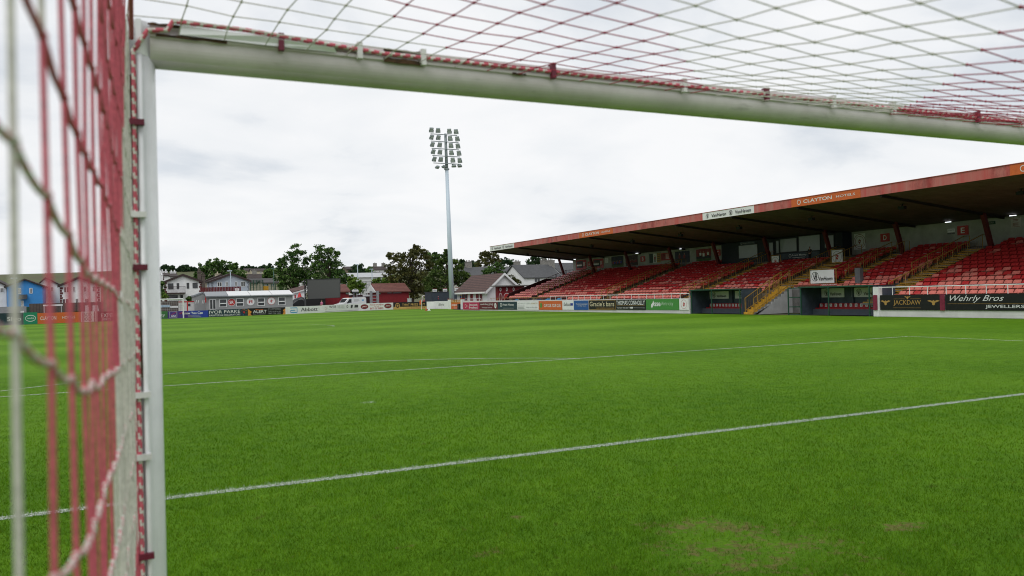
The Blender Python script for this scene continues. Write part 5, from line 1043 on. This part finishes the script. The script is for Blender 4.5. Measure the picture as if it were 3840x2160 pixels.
# grey steel gates and dark hoarding between
Y = 127; a = AY(k4(1240, 835), Y); c = AY(k4(1345, 835), Y); gt = thing('steel_gate', 'grey steel gate with wide horizontal bars beside the red gate house', 'gate', ((a[0]+c[0])/2, Y, 0)); b = MB()
for z in np.linspace(.3, a[2], 6): b.bar((a[0], Y, z), (c[0], Y, z), .12)
b.build('bars', GREY, gt)
for x in (a[0], c[0]): b = MB(); b.box((x-.2, Y-.12, 0), (x+.2, Y+.12, a[2]+.2)); b.build('post', GREY, gt)
slab('timber_hoarding', 'dark maroon hoarding behind the white van', 'hoarding', k4, 129, (880, 880, 1245, 1010), M('dark_maroon_boards', (.045, .014, .016), .7, .3, 3), .15, 0)
p = Panel((AY(k4(1110, 885), 128.9)[0], 128.9), (AY(k4(1238, 885), 128.9)[0], 128.9), AY(k4(1110, 902), 128.9)[2], AY(k4(1110, 876), 128.9)[2], PALE, .04); p.text('www.sligorovers.com', .05, .3, .9, .4, PURPLE); tag(p.build('web_sign'), 'narrow white sign with purple text above the van', 'sign')
# white round-topped sign on two posts
Y = 124; a = AY(k4(938, 825), Y); c = AY(k4(1046, 825), Y); r = (c[0]-a[0])/2; t = thing('arched_sign', 'white half-round sign on two posts above the van', 'sign', ((a[0]+c[0])/2, Y, 0))
b = MB(); cx_ = (a[0]+c[0])/2; b.prism([(cx_+r*math.cos(u), Y, a[2]+r*.8*math.sin(u)) for u in np.linspace(0, math.pi, 17)], (0, .1, 0)); b.build('board', PALE, t)
b = MB(); b.box((a[0]+.1, Y-.01, a[2]-.25), (c[0]-.1, Y+.11, a[2]-.004)); b.box((a[0]+.3, Y-.02, a[2]+.25), (c[0]-.3, Y-.002, a[2]+.34)); b.build('base_board', DGREY, t)
for x in (a[0]+.3, c[0]-.3): b = MB(); b.bar((x, Y+.05, 0), (x, Y+.05, a[2]-.25), .1); b.build('post', GREY, t)
# the white van
vx, _ = xz(k4, 905, 1000, 117); van = thing('van', 'white panel van with roof bars parked behind the far boards', 'van', (vx, 117, 0), rz=R(16)); VW = M('van_white', (.74, .75, .76), .25, .05, 2, spec=.6)
vl = 4.6; prof = [(-2.3, .35), (-2.33, .75), (-2.25, 1.0), (-1.45, 1.18), (-.75, 1.86), (-.55, 1.93), (2.15, 1.95), (2.28, 1.8), (2.32, .35)]
b = MB(); hw = .88
n = len(prof); vv = []
for s, yy in ((1, -hw), (1, -hw+.06), (1, hw-.06), (1, hw)):
    sc2 = .965 if abs(yy) == hw else 1.0; vv += [(x*sc2, yy, (z-1.1)*sc2+1.1) for x, z in prof]
fs = [tuple(range(n-1, -1, -1)), tuple(range(3*n, 4*n))]
for k in range(3): fs += [(k*n+i, k*n+(i+1) % n, (k+1)*n+(i+1) % n, (k+1)*n+i) for i in range(n)]
b.add(vv, fs); b.build('body', VW, van, local=True)
def vquad(name, pts, m, off): b = MB(); b.prism(pts, off, 0); return b.build(name, m, van, local=True)
dx, dz = .7, .68; nn = np.array((-.70, 0, .72)); e_ = nn*.012
vquad('windscreen', [np.array((-1.36, -.74, 1.265))+e_, np.array((-1.36, .74, 1.265))+e_, np.array((-.83, .70, 1.785))+e_, np.array((-.83, -.70, 1.785))+e_], GLASS, tuple(nn*.006))
for s in (-1, 1):
    y = s*(hw-.008); pts = [(-1.0, y, 1.2), (-.25, y, 1.2), (-.25, y, 1.74), (-.62, y, 1.74)]
    d = vquad('door', [(-1.15, y, .45), (-.18, y, .45), (-.18, y, 1.15), (-1.1, y, 1.15)], VW, (0, s*.012, 0))
    vquad('side_window', pts, GLASS, (0, s*.014, 0))
    b = MB(); b.box((-.98, s*(hw+.02)-.06, 1.16), (-.86, s*(hw+.02)+.06, 1.32)); b.build('mirror', BLACK, van, local=True)
    b = MB(); b.box((-2.3, s*.62-.2, .72), (-2.2, s*.62+.2, .93)); b.build('headlight', M('lamp_glass', (.5, .52, .55), .1, .1), van, local=True)
    for x in (-1.45, 1.4):
        b = MB(); b.tube([(x, s*.70, .33), (x, s*.885, .33)], .33, 18); w_ = b.build('wheel', TYRE, van, local=True); b = MB(); b.tube([(x, s*.88, .33), (x, s*.895, .33)], .2, 14); b.build('rim', LGREY, w_, local=True)
b = MB(); b.box((-2.36, -.5, .55), (-2.28, .5, .72)); b.build('grille', BLACK, van, local=True)
b = MB(); b.box((-2.38, -.84, .34), (-2.25, .84, .52)); b.build('bumper', DGREY, van, local=True)
for x in (-.2, .9, 1.9): b = MB(); b.bar((x, -.8, 2.02), (x, .8, 2.02), .05); b.bar((x, -.78, 1.93), (x, -.78, 2.02), .04); b.bar((x, .78, 1.93), (x, .78, 2.02), .04); b.build('roof_bar', ORANGE if x < 0 else LGREY, van, local=True)
b = MB()
for z, x1_ in ((1.62, .95), (1.5, 1.1), (1.38, .8)): b.box((.15, -hw-.008, z), (x1_, -hw+.02, z+.05), 0)
b.box((1.5, -hw-.008, 1.42), (1.85, -hw+.02, 1.66), 1); b.build('lettering', [LGREY, M('van_blue_print', (.2, .4, .6), .5, .1)], van, local=True)
# navy container with small signs on its roof, red rings, bin, flag and cones
Y = 112; a = AY(k4(2210, 838), Y); c = AY(k5(545, 920), Y); ct = thing('container', 'dark navy store container behind the floodlight mast', 'container', ((a[0]+c[0])/2, Y, 0)); b = MB(); b.box((a[0], Y, 0), (c[0], Y+3, a[2])); b.build('body', M('container_navy', (.04, .052, .068), .55, .15, 2), ct)
b = MB(); b.box((a[0]-.06, Y-.06, a[2]+.001), (c[0]+.06, Y+3.06, a[2]+.1)); b.build('roof_edge', DGREY, ct)
p = Panel((AY(k4(2300, 920), Y-.02)[0], Y-.02), (AY(k4(2332, 920), Y-.02)[0], Y-.02), AY(k4(2300, 950), Y-.02)[2], AY(k4(2300, 880), Y-.02)[2], M('container_navy', (.04, .052, .068), .55, .15, 2), .01); crest(p, .5, .65, .3, SIGNRED); p.rect(.3, .05, .7, .3, SIGNRED); tag(p.build('crest_panel'), 'small red crest on the navy container', 'crest')
for f, l, r, u, d_, lab in ((k4, 2228, 2295, 780, 832, 'left of the three small white signs on the container roof'), (k4, 2392, 2458, 772, 828, 'middle of the three small white signs on the container roof'), (k5, 458, 512, 845, 895, 'right of the three small white signs, half behind the mast')):
    p = Panel((AY(f(l, d_), Y+.3)[0], Y+.3), (AY(f(r, d_), Y+.3)[0], Y+.3), AY(f(l, d_), Y+.3)[2]-.05, AY(f(l, u), Y+.3)[2], PALE, .06); p.rect(0, .85, 1, 1, DKRED); p.rect(.1, .3, .9, .6, LGREY); tag(p.build('roof_sign'), lab, 'sign', 'small signs on the container roof')
for k, (cx_, lab) in enumerate(((2086, 'left of the three red and white rings by the container'), (2140, 'middle of the three red and white rings by the container'), (2192, 'right of the three red and white rings by the container'))):
    P = AY(k4(cx_, 930), 116); b = MB(); b.tube([(P[0]+.26*math.cos(u), 116, P[2]+.40*math.sin(u)) for u in np.linspace(0, 2*math.pi, 21)], .06, 6, mf=lambda i_, j_: 0 if j_ < 3 else 1); b.box((P[0]-.12, 115.96, 0), (P[0]+.12, 116.04, P[2]-.38), 0); tag(b.build('ring_frame', [SIGNRED, PALE]), lab, 'ring', 'red and white rings by the container')
x, z = xz(k4, 1855, 940, 119); b = MB(); b.tube([(x, 119, .0), (x, 119, z)], [.28, .33], 10); b.tube([(x, 119, z), (x, 119, z+.08)], .35, 10); tag(b.build('litter_bin', M('bin_white', (.5, .55, .52), .5, .1)), 'pale litter bin behind the tan and black board', 'bin')
P = CAM+ray(k4(2050, 1112))*(-CAM[2]/ray(k4(2050, 1112))[2]); t = thing('corner_flag', 'corner flag with bright orange cloth on a white pole', 'corner flag', P); zt = AY(k4(2045, 955), P[1])[2]
b = MB(); b.tube([(P[0], P[1], 0), (P[0], P[1], zt)], .035, 6); b.build('pole', WHITE, t)
b = MB(); b.prism([(P[0]-.02, P[1], zt), (P[0]-.30, P[1]-.05, zt-.15), (P[0]-.26, P[1]-.02, zt-.7), (P[0]-.02, P[1], zt-.65)], (0, .02, 0)); b.build('cloth', M('flag_orange', (.8, .16, .05), .7, .1), t)
for cx_, cy_, m, lab in ((2127, 1128, SIGNRED, 'red training cone lying by the corner flag'), (2170, 1128, BOARDW, 'white training cone by the corner flag')):
    d = ray(k4(cx_, cy_)); P = CAM+d*(-CAM[2]/d[2]); b = MB(); b.tube([(P[0], P[1], .0), (P[0], P[1], .04), (P[0], P[1], .05), (P[0], P[1], .27)], [.22, .22, .16, .04], 10); tag(b.build('training_cone', m), lab, 'cone')

# ---------------------------------------------------------------- white clubhouse, red kiosk, grey-roofed houses
x0 = 39.0; ya, yb = 93.8, 104.3; ze = 2.37; xr, zr = 41.4, 4.45; xe = 43.9
ch_ = thing('clubhouse', 'white clubhouse with brown tiled gable roof in the corner', 'clubhouse', (41.4, 99, 0)); CHW = M('clubhouse_white', (.80, .81, .82), .75, .07, 1.2)
b = MB(); b.prism([(x0, ya, 0), (xe, ya, 0), (xe, ya, ze), (xr, ya, zr), (x0, ya, ze)], (0, yb-ya, 0)); b.build('wall', CHW, ch_)
b = MB()
for s, xx in ((-1, x0), (1, xe)):
    k = (zr-ze)/(xr-xx); xo = xx+s*.35; zo = ze+k*(xo-xx); b.prism([(xo, ya-.3, zo+.03), (xr, ya-.3, zr+.03), (xr, ya-.3, zr+.18), (xo, ya-.3, zo+.18)], (0, yb-ya+.6, 0))
b.build('roof', BROWNT, ch_)
b = MB()
for s, xx in ((-1, x0), (1, xe)):
    k = (zr-ze)/(xr-xx); xo = xx+s*.4; zo = ze+k*(xo-xx); b.prism([(xo, ya-.36, zo-.16), (xr, ya-.36, zr-.12), (xr, ya-.36, zr+.2), (xo, ya-.36, zo+.2)], (0, .05, 0))
b.box((x0-.55, ya-.36, 2.02), (x0-.36, yb+.3, 2.24)); b.build('barge_board', CHW, ch_)
def fw(q, nm='window', m=SIGNRED):
    a = AX(k5(q[0], q[1]), x0); c = AX(k5(q[2], q[3]), x0); wall_window(ch_, x0, min(a[1], c[1]), c[2], max(a[1], c[1]), a[2], m, GLASS, 1, 'x')
fw((568, 948, 655, 1050)); fw((700, 938, 742, 1060)); fw((850, 930, 890, 1060))
a = AX(k5(790, 930), x0); c = AX(k5(835, 1080), x0); b = MB(); b.box((x0-.05, c[1], 0), (x0-.004, a[1], a[2])); b.build('door', DKRED, ch_)
p = Panel((x0-.02, AX(k5(530, 960), x0)[1]), (x0-.02, AX(k5(558, 960), x0)[1]), 1.0, 1.9, YEL, .02); p.rect(.1, .5, .9, .9, BLUEB); p.build('notice', ch_)
b = MB()
for y in np.linspace(94.0, 103, 7): b.tube([(38.2, y, 0), (38.2, y, 1.35)], .03, 6)
for z in (1.35, .95): b.tube([(38.2, 94, z), (38.2, 103, z)], .03, 6)
tag(b.build('hand_rail', WHITE), 'white hand rail in front of the clubhouse door', 'railing')
Yk = 90.5; a = AY(k5(1140, 830), Yk); c = AY(k5(1560, 830), Yk); ks = thing('red_kiosk', 'red kiosk with flat roof and white-framed round panels beside the stand', 'kiosk', ((a[0]+c[0])/2, Yk, 0)); b = MB(); b.box((a[0], Yk, 0), (c[0], Yk+.8, a[2])); b.build('wall', BRICKR, ks)
b = MB(); r0 = AY(k5(1058, 812), Yk); b.box((r0[0], Yk-.4, a[2]+.002), (c[0]+1.2, Yk+1.1, a[2]+.14)); b.build('roof', M('felt_roof', (.2, .19, .18), .8, .2), ks)
p = Panel((a[0], Yk-.02), (c[0], Yk-.02), .5, a[2], BRICKR, .01)
def kp(x, y): P = AY(k5(x, y), Yk-.02); return (P[0]-a[0])/(c[0]-a[0]), (P[2]-.5)/(a[2]-.5)
for x, y in ((1180, 878), (1280, 875), (1388, 872)): u, v = kp(x, y); p.ell(u, v, .035, .1, PALE); p.ell(u, v, .015, .05, DKRED)
for x, w in ((1180, .052), (1280, .11), (1385, .05)): u, v = kp(x, 998); p.ell(u, v, w+.012, .23, PALE, 18); p.ell(u, v, w, .2, M('kiosk_panel', (.25, .06, .06), .5, .3) if x != 1280 else SIGNRED, 18)
p.build('panel', ks)
SLW = M('pale_gable', (.5, .5, .46), .8, .1)
Y = 140; a = xz(k5, 1560, 690, Y); c = xz(k5, 2150, 690, Y); r0 = xz(k5, 1650, 495, Y+5)
side_house('slate_house', 'white house with steep slate roof and big chimney behind the end of the stand', Y, a[0], c[0], a[1], r0[1], 10, WR, SLATE, wins=[W4(k5, Y, 1720, 688, 1812, 760)], chims=[(xz(k5, 1980, 450, Y+5)[0], Y+5, r0[1]-1, xz(k5, 1980, 418, Y+5)[1], 1.25, CONC, 3)])
Y = 146; a = xz(k5, 2170, 640, Y); c = xz(k5, 2600, 640, Y); r0 = xz(k5, 2200, 465, Y+5); side_house('slate_house', 'slate roofed house farther right, mostly behind the stand', Y, a[0], c[0], a[1], r0[1], 10, WR, SLATE, chims=[(xz(k5, 1870, 450, Y+5)[0], Y+5, r0[1]-1, r0[1]+.7, 1.1, CONC, 3)])
Y = 165; a = xz(k5, 600, 660, Y); c = xz(k5, 1560, 660, Y); r0 = xz(k5, 700, 532, Y+5)
side_house('slate_terrace', 'long low slate roofed terrace behind the white clubhouse', Y, a[0], c[0], a[1], r0[1], 10, SLW, SLATE, 'terrace', chims=[(xz(k5, u, 500, Y+5)[0], Y+5, r0[1]-1, r0[1]+1.3, 1.25, CONC, 3) for u in (668, 1445)], wins=[W4(k5, Y, 1440, 675, 1490, 730)])
# houses seen through the side net
BLUEW = M('bright_blue_render', (.05, .26, .62), .8, .06, 1.5)
Y = 130; x0, x1, ze, zp, xp = H(kL, Y, 100, 640, 385, 375, 285)
bh = gable_house('blue_house', 'bright blue gabled house seen through the side net', Y, x0, x1, ze, zp, 8, BLUEW, DKROOF, xp=xp, wins=[W4(kL, Y, *q) for q in ((272, 405, 320, 490), (442, 403, 492, 485), (315, 595, 358, 680))])
a = AY(kL(285, 560), Y); c = AY(kL(412, 500), Y); b = MB(); b.prism([(a[0], Y, a[2]), (a[0], Y-.9, a[2]-.1), (a[0], Y, c[2])], (c[0]-a[0], 0, 0)); b.build('porch_roof', DGREY, bh)
Y = 132; x0, x1, ze, zp, xp = H(kL, Y, 905, 1500, 365, 1200, 248)
gable_house('white_house', 'white gabled house with dark red quoins seen through the side net', Y, x0, x1, ze, zp, 8, WR, DKROOF, xp=xp, wins=[W4(kL, Y, *q) for q in ((960, 385, 1046, 470), (1098, 380, 1140, 465), (1256, 375, 1310, 460), (1390, 373, 1450, 460), (935, 565, 1045, 645), (1135, 560, 1190, 640), (1280, 560, 1345, 630))], quoin=QR, trim=DKTRIM)
Y = 136; x0, x1, ze, zp, xp = H(kL, Y, 560, 900, 370, 690, 262)
gable_house('white_house', 'white gabled house between the bright blue one and its white neighbour', Y, x0, x1, ze, zp, 8, WR, DKROOF, xp=xp, wins=[W4(kL, Y, 765, 385, 810, 450)])
Y = 131; x0, x1, ze, zp, xp = H(kL, Y, -420, 95, 380, -150, 262)
gable_house('white_house', 'white house cut by the left edge of the view', Y, x0, x1, ze, zp, 8, WR, DKROOF, xp=xp, wins=[W4(kL, Y, 0, 400, 62, 470)])
slab('block_wall', 'grey block wall in front of the bright blue house', 'wall', kL, 112, (-80, 690, 400, 845), GREY, .2, 0)
slab('timber_bench', 'low beige ledge below the grey block wall', 'ledge', kL, 108, (10, 800, 395, 860), M('beige_board', (.42, .35, .26), .7, .1), .3, 0)
slab('utility_cabinet', 'dark green cabinet beside the grey block wall', 'cabinet', kL, 109, (398, 688, 445, 850), GREENF, .5, 0)
slab('notice', 'small white notice on the grey block wall', 'notice', kL, 111.9, (308, 748, 362, 785), PALE, .04)
slab('board_fence', 'dark brown board fence behind the far boards on the left', 'fence', kL, 113, (440, 640, 1560, 850), banded('fence_boards', (.10, .08, .07), (.04, .03, .03), 'X', 3, .12), .1, 0)
for l, r, lab in ((1272, 1375, 'left of the two white covers behind the boards'), (1385, 1520, 'right of the two white covers behind the boards')):
    a = AY(kL(l, 665), 106); c = AY(kL(r, 800), 106); b = MB(); b.hexa([(a[0], 106, 0), (c[0], 106, 0), (c[0], 107.2, 0), (a[0], 107.2, 0), (a[0]+.08, 106.2, a[2]), (c[0]-.3, 106.2, a[2]), (c[0]-.3, 107, a[2]), (a[0]+.08, 107, a[2])]); tag(b.build('white_cover', M('cover_white', (.62, .6, .62), .6, .08)), lab, 'cover', 'white covers behind the boards')
t = thing('bus_shelter', 'small pale shelter with curved top, left of the white covers', 'shelter', (AY(kL(700, 700), 110)[0], 110, 0)); a = AY(kL(650, 665), 110); c = AY(kL(940, 665), 110)
b = MB(); b.box((a[0], 110, a[2]-.1), (c[0], 111.2, a[2]+.08)); b.build('roof', PALE, t)
for x in (a[0]+.1, c[0]-.1): b = MB(); b.bar((x, 110.1, 0), (x, 110.1, a[2]-.1), .1); b.build('post', LGREY, t)

# ---------------------------------------------------------------- trees
BIG = 'trees behind the far end'; HILL = 'trees along the hill ridge'
tree('tall dark leafy tree left of the big screen, first of the pair', k4, 150, [(25, 180, 105), (-60, 300, 110), (110, 270, 110), (-170, 330, 80), (-210, 430, 90), (-100, 470, 130), (60, 450, 140), (-30, 600, 150), (-200, 620, 100), (130, 560, 130), (-150, 720, 110), (100, 700, 130), (210, 340, 60), (225, 560, 90)], 'green', group=BIG)
tree('tallest leafy tree standing behind the big screen', k4, 148, [(440, 165, 100), (560, 190, 80), (400, 270, 100), (630, 310, 120), (500, 330, 130), (700, 430, 120), (440, 480, 140), (600, 520, 150), (770, 580, 120), (300, 600, 110), (480, 680, 160), (680, 690, 150), (850, 680, 110), (350, 430, 80), (690, 230, 50)], 'green', group=BIG)
tree('smaller yellow-green tree at the right foot of the screen trees', k4, 140, [(960, 690, 90), (1040, 730, 80), (880, 760, 90), (1000, 800, 90), (930, 620, 60)], 'bright', group=BIG)
tree('dark round tree behind the white hall poles', k4, 210, [(1030, 440, 75), (1090, 480, 90), (970, 490, 70), (1040, 530, 90), (1150, 520, 60), (950, 540, 60)], 'dark', .45, group=BIG)
tree('green bush tree at the right end of the white hall', k4, 205, [(1215, 490, 55), (1240, 530, 55), (1200, 540, 50)], 'green', .45, group=BIG)
tree('bright yellow-green bushy tree above the gate house roof', k4, 150, [(1320, 690, 65), (1400, 665, 70), (1490, 650, 75), (1570, 650, 75), (1280, 740, 50), (1430, 740, 80), (1550, 740, 80)], 'bright', group=BIG)
tree('broad brownish-olive tree over the red gate house', k4, 138, [(1960, 170, 90), (1890, 230, 90), (2060, 230, 90), (1740, 280, 90), (2100, 330, 110), (1590, 300, 85), (1860, 370, 140), (1680, 430, 130), (1560, 440, 90), (2000, 470, 150), (2170, 420, 90), (1540, 560, 85), (1780, 590, 160), (1640, 640, 110), (2000, 680, 160), (1830, 760, 120), (2130, 620, 130), (2100, 800, 110), (1960, 860, 90), (1530, 250, 45), (1960, 110, 50)], 'olive', .32, group=BIG, dens=2.4)
tree('dark green conifer behind the floodlight mast', k5, 126, [(308, 245, 20), (310, 280, 34), (300, 335, 55), (340, 400, 85), (240, 430, 80), (430, 430, 75), (200, 520, 95), (360, 540, 120), (500, 520, 90), (120, 600, 95), (280, 660, 130), (470, 640, 120), (600, 620, 95), (60, 720, 95), (200, 780, 120), (380, 780, 130), (560, 740, 110), (680, 680, 70), (80, 850, 110), (300, 890, 120)], 'conifer', .30, name='conifer', group=BIG, squash=.55, droop=.8, dens=2.6)
tree('pale green tree peeping between olive tree and conifer', k5, 175, [(170, 330, 60), (90, 350, 60), (60, 420, 70), (180, 420, 70), (20, 310, 50)], 'green', .4, group=BIG)
tree('open-topped tree with bare branches behind the slate terrace', k5, 200, [(915, 320, 55), (960, 300, 45), (1040, 345, 75), (1100, 370, 70), (900, 440, 80), (1010, 430, 85), (1130, 430, 70), (870, 360, 30), (820, 470, 60)], 'olive', .4, group=BIG, dens=1.6)
tree('dark rounded tree right of the open-topped tree', k5, 205, [(1260, 430, 70), (1330, 450, 65), (1220, 480, 70), (1370, 480, 45)], 'dark', .42, group=BIG)
tree('bushy green tree in front of the slate terrace', k5, 150, [(1080, 540, 75), (1000, 560, 65), (1160, 545, 70), (1210, 590, 60), (940, 600, 55), (1090, 610, 90), (1120, 480, 45)], 'green', .28, group=BIG)
tree('small far tree beside the first terrace chimney', k5, 220, [(730, 470, 55), (770, 490, 45), (590, 455, 50), (560, 430, 40), (620, 480, 45)], 'dark', .45, group=BIG)
tree('dark feathery tree above the slate house', k5, 178, [(1740, 400, 65), (1680, 440, 60), (1800, 420, 60), (1640, 485, 40), (1740, 470, 70), (1860, 430, 45), (1870, 370, 25), (1720, 345, 30)], 'dark', .36, group=BIG)
tree('brown shrub between clubhouse and slate house', k5, 132, [(1360, 700, 55), (1410, 740, 55), (1470, 760, 45)], 'olive', .22, name='shrub', cat='shrub', trunk=False)
tree('large spreading green tree behind the white and blue houses', k3, 185, [(1085, 385, 85), (970, 385, 75), (1190, 400, 85), (1290, 420, 75), (1370, 410, 45), (870, 440, 80), (1010, 480, 120), (1180, 510, 130), (1330, 520, 95), (820, 540, 85), (1440, 560, 85), (1500, 590, 55), (900, 600, 90), (1080, 600, 110), (760, 590, 50)], 'green', .4, group=BIG)
for lab, lobes in (('low round ridge tree farthest left of the ridge line', [(150, 475, 40), (120, 485, 35)]), ('wide ridge tree right of the near post', [(230, 450, 50), (300, 440, 58), (365, 452, 50), (300, 480, 50), (210, 480, 35)]), ('small dark ridge tree between the wide one and the domed one', [(440, 482, 36), (470, 488, 28)]), ('domed ridge tree left of the big green tree', [(520, 460, 48), (565, 435, 55), (610, 462, 45), (560, 480, 50)]), ('low ridge tree beside the domed one', [(670, 470, 42), (720, 475, 42), (750, 485, 30)])):
    tree(lab, k3, 420, lobes, 'dark', .9, group=HILL, zb=15.5)
for lab, lobes in (('round ridge tree left of the hill terraces', [(1495, 452, 35), (1535, 448, 32)]), ('round ridge tree above the hill terraces', [(1600, 442, 40), (1650, 455, 30)]), ('ridge tree group right of the hill terraces', [(1780, 450, 40), (1850, 440, 45), (1930, 430, 50), (1700, 465, 30)])):
    tree(lab, k3, 400, lobes, 'dark', .85, group=HILL, zb=15.5)
tree('mid green tree on the slope beside the green pole', k3, 215, [(1920, 510, 70), (1980, 540, 60), (1880, 560, 60), (1830, 590, 40), (1950, 600, 60)], 'green', .45, group=BIG)
tree('dark green garden tree left of the white house', k3, 136, [(190, 760, 60), (180, 830, 60), (150, 700, 35), (200, 700, 40)], 'green', .24, group='garden shrubs', name='garden_tree')
tree('bright green clipped shrub below the white house', k3, 130, [(200, 900, 55), (250, 905, 45), (150, 915, 45)], 'bright', .2, name='shrub', cat='shrub', trunk=False, group='garden shrubs')
tree('small dark shrub under the white house porch', k3, 130, [(660, 945, 45), (620, 930, 30)], 'green', .2, name='shrub', cat='shrub', trunk=False, group='garden shrubs')
tree('low dark bush in front of the white house behind the net', kL, 108, [(1150, 775, 30), (1200, 780, 28), (1100, 785, 24)], 'dark', .18, name='shrub', cat='shrub', trunk=False)

# ---------------------------------------------------------------- floodlight mast
Ym = 104.0; xb = 38.1; zt = 25.6
ms_ = thing('floodlight_mast', 'tall pale steel floodlight mast with five rows of lamps in the corner', 'floodlight', (xb, Ym, 0))
def mp(z): return (xb-.34*z/25, Ym, z)
zc = AY((1690, 636), Ym)[2]
b = MB(); b.tube([mp(0), mp(zc)], [.37, .235], 20); b.build('pole', GALV, ms_, smooth=True)
b = MB(); b.tube([mp(zc-.05), mp(zc+.12)], .36, 20); b.build('collar', DKMET, ms_)
ztop = AY((1665, 501), Ym)[2]
b = MB(); b.tube([mp(zc+.12), mp(ztop)], [.22, .18], 16); b.build('head_pole', DKMET, ms_, smooth=True)
def lamp(par, P, yaw, tilt, w=.53, h=.63):
    f = np.array((math.sin(yaw)*math.cos(tilt), -math.cos(yaw)*math.cos(tilt), -math.sin(tilt))); r_ = np.array((math.cos(yaw), math.sin(yaw), 0.)); u_ = np.cross(r_, -f); u_ = u_ if u_[2] > 0 else -u_
    P = np.array(P); b = MB(); b.obox(P, r_, u_, f, (-w/2, w/2), (-h/2, h/2), (-.12, .1), 0)
    for k in range(3): b.obox(P, r_, u_, f, (-w/2+.03, w/2-.03), (-h/2+h*(k+.12)/3, -h/2+h*(k+.88)/3), (.1, .13), 1)
    q = b.build('floodlight', [DKMET, M('lamp_lens', (.58, .62, .62), .25, .15)], par)
    b = MB()
    for s in (-1, 1): b.bar(P+r_*s*(w/2+.05), P+r_*s*(w/2+.05)+np.array((0, 0, -h*.62))-f*.12, .05)
    b.bar(P-r_*(w/2+.07)+np.array((0, 0, -h*.62))-f*.12, P+r_*(w/2+.07)+np.array((0, 0, -h*.62))-f*.12, .05); b.build('bracket', DKMET, q)
rows = [(505, [(1618, 500), (1643, 497), (1685, 493), (1710, 490)]), (532, [(1619, 527), (1644, 524), (1688, 520), (1715, 517)]), (560, [(1622, 553), (1649, 551), (1691, 547), (1717, 545)]), (587, [(1625, 580), (1650, 578), (1693, 575), (1721, 572)]), (613, [(1629, 607), (1653, 605), (1698, 602), (1724, 600)])]
for ri, (yy, ls) in enumerate(rows):
    a = AY((ls[0][0]-3, ls[0][1]+10), Ym-.3); c = AY((ls[3][0]+4, ls[3][1]+10), Ym-.3); zb_ = (a[2]+c[2])/2; b = MB(); b.bar((a[0], Ym-.3, zb_), (c[0], Ym-.3, zb_), .1); b.bar((xb-.3, Ym-.3, zb_), (xb-.3, Ym, zb_), .12); b.build('cross_arm', DKMET, ms_)
    for li, (px_, py_) in enumerate(ls): x = AY((px_, py_), Ym-.45)[0]; lamp(ms_, (x, Ym-.45, zb_+.52), [R(48), R(35), R(-8), R(-18)][li]*(.5 if ri == 0 else 1)-R(28), R(38 if li < 2 else 30))
for px_, py_, yw in ((1640, 627), (1664, 625), (1702, 622), (1724, 622)) and ((1640, 627, 30), (1664, 625, 40), (1702, 622, -30), (1724, 622, -50)):
    P = AY((px_, py_), Ym-.2); lamp(ms_, P, R(yw), R(62), .53, .45)

# ---------------------------------------------------------------- person in the stand
p_ = AX(k7(1755, 345), 44.2); person('person in dark shirt standing at the top of the yellow aisle', 44.2, p_[1], rz(11), p_[2]-rz(11), BLACK, M('dark_trousers', (.02, .022, .03), .8, .1), R(-78), arms=1.0)

# ---------------------------------------------------------------- small things along the stand front
for x_, y_, lab in ((1450, 1052, 'blue sack at the far left end of the stand walkway'), (1942, 1042, 'blue sack on the walkway behind the orange board'), (2122, 1040, 'blue sack behind the half blue board'), (1800, 1050, 'small dark blue sack between the two light blue ones')):
    P = AX(k5(x_, y_), 35.0); b = MB(); b.ball((35.0, P[1], P[2]-.05), (.28, .42, .2), n=9, k=6); b.v = [(a+.05*math.sin(a*40+c*30), d+.05*math.sin(d*23+c*31), c+.03*math.sin(a*50+d*20)) for a, d, c in b.v]
    tag(b.build('blue_sack', M('dark_blue_sack', (.02, .05, .12), .6, .2) if 'dark' in lab else M('blue_sack', (.04, .25, .48), .6, .2), smooth=True), lab, 'sack')
b = MB(); b.box((34.8, 68.3, 0), (36.5, 83.6, 1.02)); tag(b.build('walkway_step', CONCD), 'low concrete walkway step in front of the far seats', 'step')
b = MB()
for z in (1.42, 2.0): b.tube([(34.75, 68.8, z if z < 1.9 else 1.42), (34.75, 83.5, 1.42)], .022, 6) if z < 1.9 else None
for y in np.arange(68.8, 83.6, 1.8): b.tube([(34.75, y, 1.0), (34.75, y, 1.42)], .022, 6)
tag(b.build('walkway_rail', YRAIL), 'thin tan rail along the walkway at the far end of the stand', 'railing')
P = AX(k8(70, 815), 38.3); b = MB(); b.box((38.2, P[1]-.2, rz(1)), (38.5, P[1]+.2, AX(k8(70, 740), 38.3)[2])); tag(b.build('grey_cabinet', M('cabinet_grey', (.12, .13, .14), .6, .15)), 'upright dark grey cabinet among the seats below letter D', 'cabinet')
d = ray(k5(555, 1192)); P = CAM+d*(-CAM[2]/d[2]); b = MB(); b.box((P[0]-.45, P[1]-.3, 0), (P[0]+.45, P[1]+.3, .75)); b.box((P[0]-.38, P[1]-.32, .1), (P[0]+.38, P[1]-.301, .65)); tag(b.build('speaker_box', BLACK), 'black box on the grass by the white gate pillar', 'box')
d = ray(k5(515, 1192)); P = CAM+d*(-CAM[2]/d[2]); b = MB(); b.prism([(P[0]-.25, P[1], 0), (P[0]+.25, P[1], 0), (P[0]+.18, P[1], .7), (P[0]-.18, P[1], .7)], (0, .1, 0)); tag(b.build('red_marker', M('marker_red', (.6, .12, .1), .6, .1)), 'small red marker board beside the black box', 'marker')
